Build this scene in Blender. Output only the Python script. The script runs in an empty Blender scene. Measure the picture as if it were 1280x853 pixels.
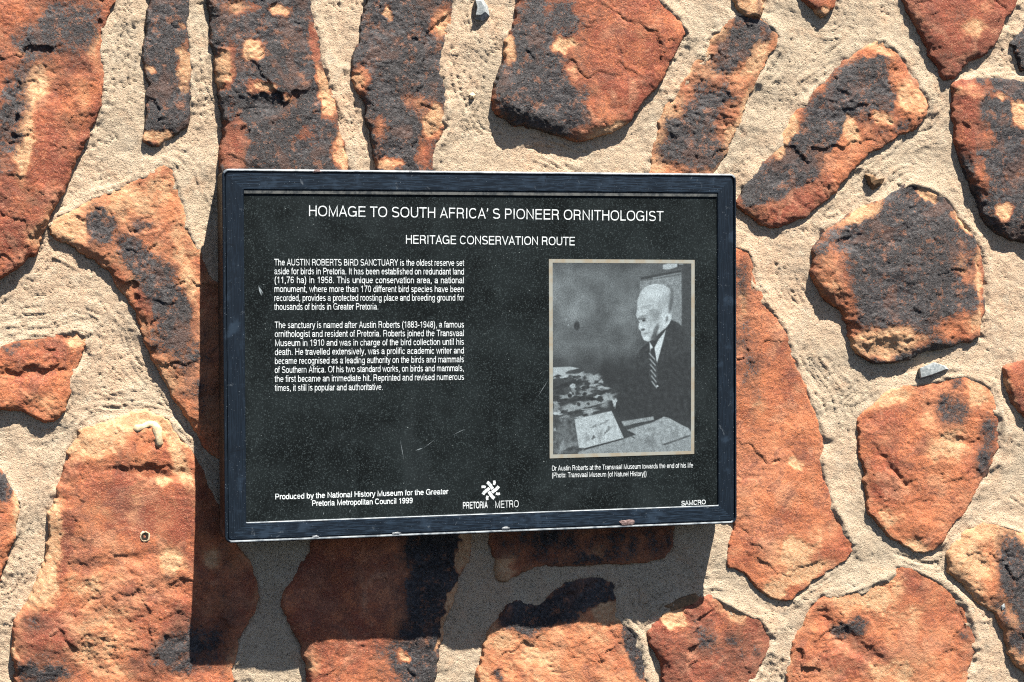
import bpy, math, random
import numpy as np
from mathutils import Matrix, Vector

SC = bpy.context.scene
COL = SC.collection

# ------------------------------------------------------------------ camera, sky, sun, exposure
CAM_LOC = np.array([-0.79527, -2.74387, 0.26935])
CAM_ROT = np.array([[0.96078, 0.009464, -0.27715],
                    [-0.276774, 0.094971, -0.956231],
                    [0.017271, 0.995435, 0.093866]])
FOCAL, CX, CY = 2950.0, 640.0, 426.5
cd = bpy.data.cameras.new('camera')
cd.sensor_fit = 'HORIZONTAL'; cd.sensor_width = 36.0; cd.lens = 36.0 * FOCAL / 1280.0
cd.clip_start = 0.05; cd.clip_end = 500.0
cam = bpy.data.objects.new('camera', cd); COL.objects.link(cam)
M4 = Matrix(CAM_ROT.tolist()).to_4x4(); M4.translation = Vector(CAM_LOC)
cam.matrix_world = M4
SC.camera = cam

SUN_A, SUN_B = 0.50, 2.45            # per metre into the wall the light goes this far left and down
sun_dir = Vector((SUN_A, -1.0, SUN_B)).normalized()      # towards the sun
world = bpy.data.worlds.new('World'); SC.world = world; world.use_nodes = True
wn = world.node_tree.nodes; wl = world.node_tree.links
sky = wn.new('ShaderNodeTexSky'); sky.sky_type = 'NISHITA'; sky.sun_disc = False
sky.sun_elevation = math.asin(sun_dir.z)
sky.air_density = 0.55; sky.dust_density = 0.6; sky.ozone_density = 1.0
sky.sun_rotation = math.atan2(sun_dir.x, sun_dir.y)
bg = wn['Background']; bg.inputs['Strength'].default_value = 0.05
wl.new(sky.outputs[0], bg.inputs[0])
sd = bpy.data.lights.new('sun', 'SUN'); sd.energy = 5.0; sd.angle = math.radians(0.53)
sd.color = (1.0, 0.94, 0.85)
sun = bpy.data.objects.new('sun', sd); COL.objects.link(sun)
sun.rotation_euler = sun_dir.to_track_quat('Z', 'Y').to_euler()
sun.location = (1.0, -2.0, 4.0)
SC.view_settings.view_transform = 'Standard'
SC.view_settings.look = 'None'
SC.view_settings.exposure = 1.78
SC.view_settings.gamma = 1.0
SC.cycles.use_denoising = False
SC.cycles.filter_width = 1.15

# ------------------------------------------------------------------ helpers
def rays(u, v):
    u = np.asarray(u, float); v = np.asarray(v, float)
    d = np.stack([(u - CX) / FOCAL, -(v - CY) / FOCAL, -np.ones_like(u)], -1)
    return d @ CAM_ROT.T

def at(u, v, h):
    """points of the wall, h metres proud of the mortar plane"""
    d = rays(u, v)
    t = (-h - CAM_LOC[1]) / d[..., 1]
    return CAM_LOC + d * t[..., None]

_rng = np.random.default_rng(5)
PERM = np.concatenate([_rng.permutation(256)] * 3)
_ga = _rng.random(256) * 2 * np.pi
GX, GY = np.cos(_ga), np.sin(_ga)

def gnoise(x, y, seed=0):
    x = np.asarray(x, float) + seed * 17.31; y = np.asarray(y, float) + seed * 9.77
    xi = np.floor(x).astype(int); yi = np.floor(y).astype(int)
    xf = x - xi; yf = y - yi
    u = xf ** 3 * (xf * (xf * 6 - 15) + 10); w = yf ** 3 * (yf * (yf * 6 - 15) + 10)
    def g(ix, iy, dx, dy):
        h = PERM[PERM[ix & 255] + (iy & 255)]
        return GX[h] * dx + GY[h] * dy
    a = g(xi, yi, xf, yf); b = g(xi + 1, yi, xf - 1, yf)
    c = g(xi, yi + 1, xf, yf - 1); d = g(xi + 1, yi + 1, xf - 1, yf - 1)
    return ((a * (1 - u) + b * u) * (1 - w) + (c * (1 - u) + d * u) * w) * 1.5

def fbm(x, y, octs=4, seed=0, gain=0.5):
    s = 0; a = 1.0; f = 1.0
    for i in range(octs):
        s = s + a * gnoise(x * f, y * f, seed + i * 3.1); a *= gain; f *= 2.03
    return s

def ridged(x, y, octs=3, seed=0):
    s = 0; a = 1.0; f = 1.0
    for i in range(octs):
        s = s + a * (1 - np.abs(gnoise(x * f, y * f, seed + i * 5.3)) * 2); a *= 0.5; f *= 2.1
    return s

def smooth(e0, e1, x):
    t = np.clip((x - e0) / (e1 - e0), 0, 1)
    return t * t * (3 - 2 * t)

def terrace(x, k):
    x = x * k; i = np.floor(x); f = x - i
    return (i + smooth(0.55, 0.85, f)) / k

def hashcell(ix, iy, seed):
    return PERM[(PERM[(ix + seed * 7) & 255] + iy) & 255] / 255.0

def facets(x, y, seed):
    """broken rock planes: each Voronoi cell is a tilted plane"""
    xi = np.floor(x).astype(int); yi = np.floor(y).astype(int)
    best = np.full(x.shape, 9.0); val = np.zeros(x.shape)
    for dx in (-1, 0, 1):
        for dy in (-1, 0, 1):
            cx = xi + dx; cy = yi + dy
            px = cx + hashcell(cx, cy, seed); py = cy + hashcell(cx, cy, seed + 3)
            d2 = (x - px) ** 2 + (y - py) ** 2
            gx = hashcell(cx, cy, seed + 5) - .5; gy = hashcell(cx, cy, seed + 8) - .5
            o = hashcell(cx, cy, seed + 11) - .5
            m = d2 < best
            best = np.where(m, d2, best)
            val = np.where(m, (x - px) * gx * 1.6 + (y - py) * gy * 1.6 + o * .5, val)
    return val

def sdist(poly, u, v):
    """signed distance to polygon, positive inside"""
    p = np.asarray(poly, float); q = np.roll(p, -1, 0)
    best = np.full(u.shape, 1e9); ins = np.zeros(u.shape, bool)
    for (ax, ay), (bx, by) in zip(p, q):
        ex, ey = bx - ax, by - ay
        t = np.clip(((u - ax) * ex + (v - ay) * ey) / (ex * ex + ey * ey + 1e-9), 0, 1)
        best = np.minimum(best, (u - ax - t * ex) ** 2 + (v - ay - t * ey) ** 2)
        if ay != by:
            ins ^= ((ay > v) != (by > v)) & (u < ex * (v - ay) / ey + ax)
    return np.where(ins, 1, -1) * np.sqrt(best)

def chaikin(p, n=1):
    p = np.asarray(p, float)
    for _ in range(n):
        q = np.roll(p, -1, 0)
        p = np.stack([p * .9 + q * .1, p * .1 + q * .9], 1).reshape(-1, 2)
    return p

def link(name, me, mat, parent=None, smooth_shade=False, label=None):
    o = bpy.data.objects.new(name, me); COL.objects.link(o)
    if mat: me.materials.append(mat)
    if parent is not None: o.parent = parent
    if label: o['label'] = label
    if smooth_shade: me.polygons.foreach_set('use_smooth', np.ones(len(me.polygons), bool))
    return o

def mesh_np(name, verts, quads):
    me = bpy.data.meshes.new(name)
    verts = np.asarray(verts, np.float32); quads = np.asarray(quads, np.int32)
    k = quads.shape[1]
    me.vertices.add(len(verts)); me.vertices.foreach_set('co', verts.ravel())
    me.loops.add(quads.size); me.loops.foreach_set('vertex_index', quads.ravel())
    me.polygons.add(len(quads)); me.polygons.foreach_set('loop_start', np.arange(len(quads), dtype=np.int32) * k)
    me.update(calc_edges=True); me.validate()
    return me

def grid_mesh(name, pts, keep):
    """pts (rows, cols, 3), keep (rows, cols): quads whose four corners are kept"""
    r, c = keep.shape
    idx = np.arange(r * c).reshape(r, c)
    k = keep[:-1, :-1] & keep[1:, :-1] & keep[1:, 1:] & keep[:-1, 1:]
    q = np.stack([idx[:-1, :-1], idx[1:, :-1], idx[1:, 1:], idx[:-1, 1:]], -1)[k]
    used = np.zeros(r * c, bool); used[q.ravel()] = True
    remap = np.cumsum(used) - 1
    return mesh_np(name, pts.reshape(-1, 3)[used], remap[q]), used

def mesh_py(name, verts, faces):
    me = bpy.data.meshes.new(name)
    me.from_pydata([tuple(map(float, v)) for v in verts], [], faces); me.update()
    return me

def mat_new(name):
    m = bpy.data.materials.new(name); m.use_nodes = True
    nt = m.node_tree
    return m, nt, nt.nodes['Principled BSDF']

class N:
    """tiny node helper"""
    def __init__(s, nt): s.nt = nt
    def new(s, t, **kw):
        n = s.nt.nodes.new(t)
        for k, v in kw.items(): setattr(n, k, v)
        return n
    def put(s, sock, v):
        if hasattr(v, 'is_linked') or hasattr(v, 'links'): s.nt.links.new(v, sock)
        else: sock.default_value = v
    def noise(s, vec, scale, detail=5, rough=.6, dist=0):
        n = s.new('ShaderNodeTexNoise'); s.put(n.inputs['Vector'], vec)
        n.inputs['Scale'].default_value = scale; n.inputs['Detail'].default_value = detail
        n.inputs['Roughness'].default_value = rough; n.inputs['Distortion'].default_value = dist
        return n.outputs['Fac']
    def math(s, op, a, b=0.0, clamp=False):
        n = s.new('ShaderNodeMath', operation=op, use_clamp=clamp); s.put(n.inputs[0], a); s.put(n.inputs[1], b)
        return n.outputs[0]
    def ramp(s, x, lo, hi):
        n = s.new('ShaderNodeMapRange', interpolation_type='SMOOTHSTEP')
        s.put(n.inputs['Value'], x); n.inputs['From Min'].default_value = lo; n.inputs['From Max'].default_value = hi
        return n.outputs['Result']
    def mix(s, f, a, b, mode='MIX'):
        n = s.new('ShaderNodeMix', data_type='RGBA', blend_type=mode)
        s.put(n.inputs[0], f)
        s.put(n.inputs[6], a if not isinstance(a, tuple) else (*a, 1)); s.put(n.inputs[7], b if not isinstance(b, tuple) else (*b, 1))
        return n.outputs[2]
    def bump(s, h, strength, dist, normal=None):
        n = s.new('ShaderNodeBump'); s.put(n.inputs['Height'], h)
        n.inputs['Strength'].default_value = strength; n.inputs['Distance'].default_value = dist
        if normal is not None: s.put(n.inputs['Normal'], normal)
        return n.outputs[0]

# ------------------------------------------------------------------ materials
def make_stone_mat():
    m, nt, b = mat_new('weathered_sandstone'); k = N(nt)
    co = k.new('ShaderNodeTexCoord').outputs['Object']
    at_ = k.new('ShaderNodeAttribute', attribute_name='mineral')
    sp = k.new('ShaderNodeSeparateColor'); nt.links.new(at_.outputs['Color'], sp.inputs[0])
    pat, och, red = sp.outputs[0], sp.outputs[1], sp.outputs[2]
    n1 = k.noise(co, 260, 6, .72, .3); n2 = k.noise(co, 55, 5, .65, .6); n3 = k.noise(co, 900, 3, .7); n4 = k.noise(co, 18, 4, .6, .5)
    n6 = k.noise(co, 430, 5, .78, .2)
    dev = k.math('ADD', k.math('MULTIPLY', k.math('SUBTRACT', n1, .5), .85), k.math('MULTIPLY', k.math('SUBTRACT', n2, .5), .7))
    dev = k.math('ADD', dev, k.math('MULTIPLY', k.math('SUBTRACT', n6, .5), .75))
    pT = k.ramp(k.math('ADD', pat, dev), .43, .56)
    oT = k.ramp(k.math('ADD', och, dev), .46, .57)
    rT = k.ramp(k.math('ADD', red, k.math('MULTIPLY', dev, 1.3)), .15, .85)
    n5 = k.noise(co, 32, 5, .7, .8); n8 = k.noise(co, 11, 5, .62, .9); n9 = k.noise(co, 24, 4, .6, .6)
    rust = k.mix(rT, (.44, .145, .060), (.20, .049, .027))
    rust = k.mix(k.math('MULTIPLY', k.ramp(n8, .50, .64), .46), rust, k.mix(.35, rust, (.58, .32, .19)))
    rust = k.mix(k.math('MULTIPLY', k.ramp(n8, .48, .34), .75), rust, k.mix(.6, rust, (.26, .062, .032)))
    rust = k.mix(k.math('MULTIPLY', k.ramp(n9, .54, .66), .30), rust, (.56, .32, .19))
    rust = k.mix(k.math('MULTIPLY', k.ramp(n5, .50, .66), .7), rust, (.150, .056, .038))
    rust = k.mix(k.math('MULTIPLY', k.ramp(n6, .53, .64), .8), rust, (.12, .044, .03))
    rust = k.mix(k.math('MULTIPLY', k.ramp(n3, .56, .68), .75), rust, (.62, .33, .19))
    ochre = k.mix(k.ramp(n1, .35, .65), (.56, .355, .20), (.45, .225, .11))
    black = k.mix(k.ramp(n1, .42, .64), (.010, .0115, .0135), (.050, .052, .055))
    black = k.mix(k.math('MULTIPLY', k.ramp(n9, .55, .62), .35), black, (.120, .050, .028))
    black = k.mix(k.math('MULTIPLY', k.ramp(k.noise(co, 75, 7, .78), .545, .61), .75), black, (.20, .082, .042))
    black = k.mix(k.math('MULTIPLY', k.ramp(n6, .615, .66), .85), black, (.36, .15, .075))
    black = k.mix(k.math('MULTIPLY', k.ramp(n3, .62, .72), .3), black, (.12, .14, .165))
    dev2 = k.math('MULTIPLY', dev, .6)
    rust = k.mix(k.math('MULTIPLY', k.ramp(k.math('ADD', och, dev2), .16, .55), .50), rust, (.56, .275, .135))
    c = k.mix(oT, rust, ochre)
    smoke = k.mix(k.ramp(n1, .4, .62), (.080, .036, .024), (.18, .082, .048))
    c = k.mix(k.math('MULTIPLY', k.ramp(k.math('ADD', pat, dev2), .10, .52), .80), c, smoke)
    c = k.mix(k.math('MULTIPLY', pT, .95), c, black)
    nt.links.new(c, b.inputs['Base Color'])
    r = k.math('SUBTRACT', .9, k.math('MULTIPLY', pT, .42)); nt.links.new(r, b.inputs['Roughness'])
    b.inputs['Specular IOR Level'].default_value = .4
    h = k.math('ADD', k.math('MULTIPLY', n1, .6), k.math('MULTIPLY', n3, .6))
    h = k.math('ADD', h, n6)
    amt = k.math('ADD', k.math('MULTIPLY', k.ramp(k.noise(co, 15, 4, .6, .5), .35, .65), .7), .45)
    h = k.math('MULTIPLY', h, amt)
    nt.links.new(k.bump(h, 1.0, .0023), b.inputs['Normal'])
    return m

def make_mortar_mat():
    m, nt, b = mat_new('lime_mortar'); k = N(nt)
    co = k.new('ShaderNodeTexCoord').outputs['Object']
    n1 = k.noise(co, 420, 4, .7); n2 = k.noise(co, 5, 5, .6, .6); n3 = k.noise(co, 70, 5, .65); n4 = k.noise(co, 1300, 2, .6)
    n7 = k.noise(co, 22, 5, .65, .8)
    c = k.mix(k.ramp(n2, .35, .68), (.445, .355, .252), (.53, .378, .254))
    c = k.mix(k.math('MULTIPLY', k.ramp(n3, .45, .72), .7), c, (.52, .435, .32))
    c = k.mix(k.math('MULTIPLY', k.ramp(n7, .54, .70), .45), c, (.40, .335, .25))
    c = k.mix(k.math('MULTIPLY', k.ramp(n7, .46, .30), .5), c, (.53, .335, .21))
    c = k.mix(k.math('MULTIPLY', k.ramp(n1, .58, .70), .5), c, (.30, .225, .15))
    np_ = k.noise(co, 520, 1, .5)
    c = k.mix(k.math('MULTIPLY', k.ramp(np_, .675, .72), .7), c, (.17, .125, .08))
    c = k.mix(k.math('MULTIPLY', k.ramp(n4, .62, .70), .6), c, (.60, .53, .44))
    nt.links.new(c, b.inputs['Base Color'])
    b.inputs['Roughness'].default_value = .95; b.inputs['Specular IOR Level'].default_value = .2
    h = k.math('ADD', n1, k.math('ADD', k.math('MULTIPLY', n3, .6), k.math('MULTIPLY', n4, .35)))
    n6 = k.noise(co, 650, 3, .7)
    nt.links.new(k.bump(k.math('ADD', h, k.math('SUBTRACT', k.math('MULTIPLY', n6, .8), k.math('MULTIPLY', k.ramp(np_, .64, .70), .8))), 1.0, .0022), b.inputs['Normal'])
    return m

def make_paint_mat(name, base, rough, streak=True):
    m, nt, b = mat_new(name); k = N(nt)
    co = k.new('ShaderNodeTexCoord').outputs['Object']
    mp = k.new('ShaderNodeMapping'); nt.links.new(co, mp.inputs[0]); mp.inputs['Scale'].default_value = (.7, 1, 12)
    mq = k.new('ShaderNodeMapping'); nt.links.new(co, mq.inputs[0]); mq.inputs['Scale'].default_value = (12, 1, .7)
    n1 = k.noise(mp.outputs[0], 60, 5, .7); n2 = k.noise(mq.outputs[0], 60, 5, .7); n3 = k.noise(co, 35, 5, .6); n5 = k.noise(co, 700, 2, .6)
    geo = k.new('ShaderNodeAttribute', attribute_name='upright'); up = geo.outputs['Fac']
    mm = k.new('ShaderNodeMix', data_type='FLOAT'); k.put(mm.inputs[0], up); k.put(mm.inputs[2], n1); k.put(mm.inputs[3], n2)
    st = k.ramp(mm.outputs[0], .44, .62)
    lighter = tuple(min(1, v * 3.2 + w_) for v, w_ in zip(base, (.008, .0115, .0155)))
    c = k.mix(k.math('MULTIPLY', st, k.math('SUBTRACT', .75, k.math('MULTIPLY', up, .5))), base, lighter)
    b.inputs['Specular IOR Level'].default_value = .18
    c = k.mix(k.math('MULTIPLY', k.ramp(n3, .55, .68), .6), c, lighter)
    n8 = k.noise(co, 48, 6, .75, 1.0)
    c = k.mix(k.math('MULTIPLY', k.ramp(n8, .62, .70), .6), c, (.085, .10, .115))
    c = k.mix(k.math('MULTIPLY', k.ramp(n8, .40, .30), .7), c, (.0015, .002, .003))
    c = k.mix(k.ramp(n5, .68, .74), c, (.16, .19, .22))
    nt.links.new(c, b.inputs['Base Color'])
    nt.links.new(k.math('ADD', rough, k.math('MULTIPLY', n3, .2)), b.inputs['Roughness'])
    nt.links.new(k.bump(mm.outputs[0], .12, .0006), b.inputs['Normal'])
    return m

def make_panel_mat():
    m, nt, b = mat_new('speckled_dark_panel'); k = N(nt)
    co = k.new('ShaderNodeTexCoord').outputs['Object']
    n1 = k.noise(co, 640, 2, .7); n2 = k.noise(co, 16, 4, .6); n3 = k.noise(co, 330, 2, .6); n4 = k.noise(co, 1100, 1, .5)
    c = k.mix(k.ramp(n2, .3, .7), (.0022, .0032, .0034), (.0075, .0105, .0112))
    c = k.mix(k.ramp(n1, .52, .72), c, (.027, .036, .038))
    mp = k.new('ShaderNodeMapping'); nt.links.new(co, mp.inputs[0]); mp.inputs['Scale'].default_value = (1, 1, .09)
    run = k.noise(mp.outputs[0], 55, 5, .65); sm = k.noise(co, 7, 6, .7, 1.2)
    c = k.mix(k.math('MULTIPLY', k.ramp(run, .54, .74), .12), c, (.022, .030, .032))
    c = k.mix(k.math('MULTIPLY', k.ramp(sm, .50, .70), .28), c, (.018, .023, .025))
    c = k.mix(k.math('MULTIPLY', k.math('MULTIPLY', k.ramp(n3, .69, .76), k.ramp(n4, .5, .62)), .8), c, (.26, .30, .30))
    nt.links.new(c, b.inputs['Base Color'])
    nt.links.new(k.math('ADD', .5, k.math('MULTIPLY', n2, .3)), b.inputs['Roughness']); b.inputs['Specular IOR Level'].default_value = .06
    nt.links.new(k.bump(n1, .15, .0005), b.inputs['Normal'])
    return m

def make_simple(name, c1, c2, rough, scale=300, spec=.3, lo=.4, hi=.65, metal=0, bump=.2):
    m, nt, b = mat_new(name); k = N(nt)
    co = k.new('ShaderNodeTexCoord').outputs['Object']
    n = k.noise(co, scale, 5, .7)
    nt.links.new(k.mix(k.ramp(n, lo, hi), c1, c2), b.inputs['Base Color'])
    b.inputs['Roughness'].default_value = rough; b.inputs['Specular IOR Level'].default_value = spec
    b.inputs['Metallic'].default_value = metal
    if bump: nt.links.new(k.bump(n, bump, .0012), b.inputs['Normal'])
    return m

def make_print_mat():
    m, nt, b = mat_new('halftone_print'); k = N(nt)
    co = k.new('ShaderNodeTexCoord').outputs['Object']
    tn = k.new('ShaderNodeAttribute', attribute_name='tone').outputs['Fac']
    n1 = k.noise(co, 800, 2, .7); n2 = k.noise(co, 200, 4, .65)
    g = k.math('ADD', k.math('MULTIPLY', k.math('SUBTRACT', n1, .5), .8), k.math('MULTIPLY', k.math('SUBTRACT', n2, .5), .16))
    amp = k.math('ADD', k.math('MULTIPLY', tn, .9), .25)
    t = k.math('ADD', tn, k.math('MULTIPLY', g, amp), True)
    lin = k.math('POWER', t, 2.2)
    nt.links.new(k.mix(lin, (.005, .0065, .0072), (.37, .44, .47)), b.inputs['Base Color'])
    b.inputs['Roughness'].default_value = .55; b.inputs['Specular IOR Level'].default_value = .3
    return m

STONE = make_stone_mat()
MORTAR = make_mortar_mat()
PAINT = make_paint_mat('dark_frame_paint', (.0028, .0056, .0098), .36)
STRIP = make_simple('dull_grey_strip', (.022, .026, .028), (.075, .078, .074), .6, 90, .25, .4, .6, bump=.1)
EDGE = make_simple('worn_sunlit_edge', (.07, .085, .10), (.22, .245, .26), .45, 60, .4, .36, .60, bump=.1)  # worn edge paint, with the sunlit brightness of the lips painted into its colour
HOUSE = make_paint_mat('housing_paint', (.035, .026, .018), .45)  # brown tint paints in the sunlit wall's reflection on the sides
PANEL = make_panel_mat()
WHITE = make_simple('white_lettering', (.52, .555, .56), (.27, .30, .31), .6, 260, .2, .46, .66, bump=0)
BORDER = make_simple('silver_border', (.20, .205, .18), (.19, .165, .12), .5, 60, .4, bump=0)
PRINT = make_print_mat()
FLINT = make_simple('blue_grey_flint', (.15, .17, .175), (.32, .34, .335), .6, 250, .4)
BROWNCHIP = make_simple('brown_stone_chip', (.10, .065, .035), (.22, .12, .06), .8, 300, .3)
DRIP = make_simple('pale_filler', (.42, .31, .18), (.52, .42, .28), .8, 260, .2, bump=.6)
WELD = make_simple('bare_worn_metal', (.06, .07, .08), (.22, .24, .25), .5, 350, .5)
RUST = make_simple('rusty_metal', (.07, .042, .038), (.16, .115, .11), .75, 500, .3)
SCRATCH = make_simple('scratched_film', (.10, .12, .13), (.20, .23, .24), .6, 400, .3, bump=0)
HOLE = make_simple('dark_hole', (.02, .016, .012), (.03, .025, .02), .9, 300, .1, bump=0)
PLASTER = make_simple('pale_plaster', (.48, .39, .27), (.36, .26, .16), .9, 500, .2)

# ------------------------------------------------------------------ the stone wall
wall = bpy.data.objects.new('stone_wall', None); COL.objects.link(wall)
wall['label'] = 'sunlit rubble stone wall of rust and black rocks set in pale sandy mortar behind the plaque'
wall['category'] = 'wall'

# label, outline, height mm, tilt to the right mm, tilt to the bottom mm, roughness, (patina, ochre, red), blobs
# a blob is (channel, x, y, rx, ry, angle, amount)
S = []
def stone(label, poly, H, hx, hy, rough, base, blobs, crack=0.0, rnd=9.0):
    S.append((label, poly, H, hx, hy, rough, base, blobs, crack, rnd))

stone('large rusty red boulder with smoky grey stain and cream streaks',
      [(-150,-110),(160,-110),(150,-40),(144,0),(139,14),(127,40),(126,70),(133,98),(129,124),(121,150),(108,178),(92,213),(77,243),(59,282),(45,315),(21,338),(0,349),(-60,390),(-150,380)],
      9, 2, 5, 0.75, (.20,.16,.55),
      [('h',32,140,8,50,8,1.5),('h',15,150,7,50,10,-3.5),('h',85,100,40,8,0,1),('p',70,40,50,45,0,.30),('p',8,160,22,60,15,.38),('p',20,60,25,40,0,.18),('p',5,20,30,30,0,-.2),('o',42,105,15,26,10,.55),('o',30,180,10,36,5,.55),('p',95,25,30,30,0,.2),('o',28,66,8,9,0,.42),('o',116,45,6,22,0,.36),('o',105,118,8,20,0,.25),('o',50,285,12,25,25,.25),('r',20,270,60,70,0,.2),('p',65,180,30,40,0,-.12)], 0.3, 8)
stone('slim upright black stone with an ochre right edge',
      [(188,-60),(186,0),(183,39),(180,72),(183.5,116),(182,155),(181,178),(196,183),(219,171),(233,157),(240,139),(240,77),(236,31),(237,0),(235,-60)],
      6, -2, 2, .7, (.78,.18,.5),
      [('o',231,85,11,34,0,.55),('p',231,85,10,34,0,-.55),('o',188,86,7,6,0,.5),('p',188,86,7,6,0,-.5),('o',200,170,18,8,0,.6),('p',196,172,20,9,0,-.7),('p',232,143,8,9,0,.3),('o',228,32,5,6,0,.4),('p',228,32,5,6,0,-.4)], 0, 5)
stone('broad black and brown stone above the upper left corner of the plaque',
      [(255,-60),(259,0),(265.5,52),(272,103),(281,150),(280,180),(277,206),(276,240),(442,240),(436,209),(428.6,168),(421,134),(413,103),(404,67),(396,33),(392.5,0),(385,-60)],
      10, -4, 2, 0.75, (.69,.10,.65),
      [('h',325,132,45,10,-5,-3.5),('h',330,105,60,10,0,1.5),('s',350,190,60,40,0,-.3),('o',317,62,13,13,0,.6),('p',317,62,13,13,0,-.8),('o',278,85,9,26,10,.6),('p',280,85,11,28,10,-.65),('o',327,108,15,7,10,.55),('p',327,108,15,7,10,-.7),('o',408,118,8,26,-10,.6),('p',408,118,9,28,-10,-.7),('o',428,192,9,24,-8,.6),('p',428,192,9,24,-8,-.7),('p',292,185,16,32,0,-.6),('o',352,12,10,7,0,.45),('p',352,12,10,8,0,-.5),('o',300,6,14,10,0,.35),('p',300,10,20,12,0,-.35),('p',395,60,5,35,-8,-.45),('p',362,122,8,4,0,-.5),('o',362,124,7,4,0,.4),('p',380,165,14,10,0,-.25)], 0.2, 9)
stone('tall charcoal stone with a cream chip low on its right edge',
      [(462,-60),(457,0),(454,31),(444,64),(439,93),(441.5,111),(456,126),(459.5,155),(466,186),(472.5,210),(474,240),(540,240),(543,211),(547,180),(557.5,160),(560,134),(559,124),(555,90),(559,59),(566.5,39),(568,0),(572,-60)],
      6, -3, 1, 0.85, (.71,.10,.5),
      [('o',544,152,12,19,20,.75),('p',544,152,12,19,20,-.85),('o',553,30,12,18,0,.4),('p',553,28,14,20,0,-.5),('o',448,100,10,14,0,.3),('p',449,100,11,16,0,-.5),('o',485,17,7,10,0,.45),('p',485,17,7,10,0,-.5),('p',520,130,20,14,30,-.28),('o',522,130,14,8,30,.3),('o',487,207,16,6,0,.5),('p',487,205,16,8,0,-.6),('p',535,195,14,16,0,-.4),('p',475,160,10,18,0,-.3),('o',476,158,6,10,0,.25)], 0.3, 6)
stone('large five sided stone, charcoal on its left and brick red on its right',
      [(652,-90),(648,0),(642,33),(631.6,70),(628,85),(621,111),(619,140),(646,155),(684,165),(723,176.6),(749,175),(785,155),(805.6,131),(824,108),(844,72),(861,44),(852,23),(826,0),(790,-90)],
      10, -3, 6, 0.6, (.30,.10,.62),
      [('p',660,100,42,70,0,.50),('p',700,140,45,30,20,.36),('p',690,20,45,30,0,.22),('p',800,70,50,70,20,-.28),('o',703,57,13,7,-10,.75),('p',703,57,13,7,-10,-.9),('o',638,62,8,18,0,.55),('p',638,62,8,18,0,-.6),('o',757,163,28,7,-14,.5),('p',757,160,30,9,-14,-.5),('o',674,128,6,7,0,.4),('p',674,128,6,7,0,-.5),('o',715,90,10,8,40,.3),('p',715,90,10,8,40,-.4),('p',741,142,5,14,-10,-.45),('r',790,120,30,30,0,.15)], 0.1, 14)
stone('slanting stone with torn black skin over orange rock',
      [(936,17),(960,28),(973,44),(970.6,59),(955,90),(949,98),(929,144),(914,180),(894.6,215),(886,235),(810,235),(814.6,193),(824,160),(834,134),(844,113),(857,95),(878,70),(893,46),(911,26),(924,19)],
      4, 2, 1, .9, (.30,.42,.5),
      [('p',868,172,34,18,30,.30),('p',916,62,14,30,35,.7),('p',940,34,22,12,30,.75),('o',948,66,10,26,25,.35),('o',900,40,10,9,0,.3),('p',880,140,26,16,30,.35),('p',860,195,36,14,10,.35),('p',892,118,24,14,20,.30),('o',835,150,6,40,15,.2),('o',925,150,6,50,25,.25),('r',880,120,40,40,0,.3),('p',850,165,18,12,0,.25)], .5, 6)
stone('small ochre stone cut off by the top edge of the photo',
      [(915,-50),(918,-14),(921.6,2),(925.5,14),(937,22),(950,21),(956,12),(953,-8),(950,-50)],
      8, 0, 4, .8, (.15,.62,.3), [('p',950,5,5,20,0,.3)], 0, 5)
stone('orange stone tip with a cream point at the top edge',
      [(985,-50),(990,-18),(1001.6,-2),(1014.5,10),(1030,24.5),(1044,10),(1048,-10),(1050,-50)],
      7, 0, 4, .6, (.05,.2,.35), [('o',1030,18,10,8,0,.6),('r',1010,-4,15,10,0,.3)], 0, 5)
stone('long slanting charcoal stone with rusty ends upper right of the plaque',
      [(1104.7,49),(1128,70),(1146,98),(1161,124),(1164,139),(1156,155),(1130.5,167.5),(1105,183),(1089,193),(1066,217),(1045,241),(1019,261.5),(993,278),(967,287),(947,277),(922,260),(929,238),(941.5,223),(952,210),(965,198),(974,180),(986,156),(999,137),(1014.5,116),(1045,88),(1074,64.5),(1094,51.5)],
      7, 0, 3, .9, (.28,.18,.42),
      [('p',950,236,30,18,-20,.42),('p',1015,205,30,20,-38,.2),('p',1080,110,44,32,-35,.62),('p',1030,150,40,28,-35,.45),('p',985,205,46,26,-38,.55),('o',1064,162,10,20,-12,.5),('p',1066,165,12,24,-12,-.6),('o',982,172,9,24,25,.7),('p',982,172,9,24,25,-.8),('o',1140,128,18,28,-25,.22),('p',1142,122,17,40,-30,-.45),('o',1103,60,22,9,30,.28),('p',1095,62,26,9,-10,-.35),('o',1105,148,14,7,20,.5),('p',1105,148,14,7,20,-.5),('p',1125,160,20,8,-28,.3),('r',990,262,60,20,-30,.5),('p',1000,265,60,14,-30,-.4),('p',1050,195,30,14,-35,-.3)], .35, 8)
stone('dark red pointed stone with a pale scuff at the top right',
      [(1125,-60),(1130.5,0),(1143,21),(1156,52),(1172,77),(1182,101),(1197.5,95),(1213,80),(1236,67),(1254,39),(1275,5),(1285,-20),(1295,-60)],
      10, -5, 4, .55, (.20,.06,.85),
      [('o',1215,36,17,12,-20,.5),('p',1192,25,22,14,0,.16),('p',1185,80,16,12,0,.18),('o',1240,10,20,8,0,.15)], .1, 14)
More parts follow.
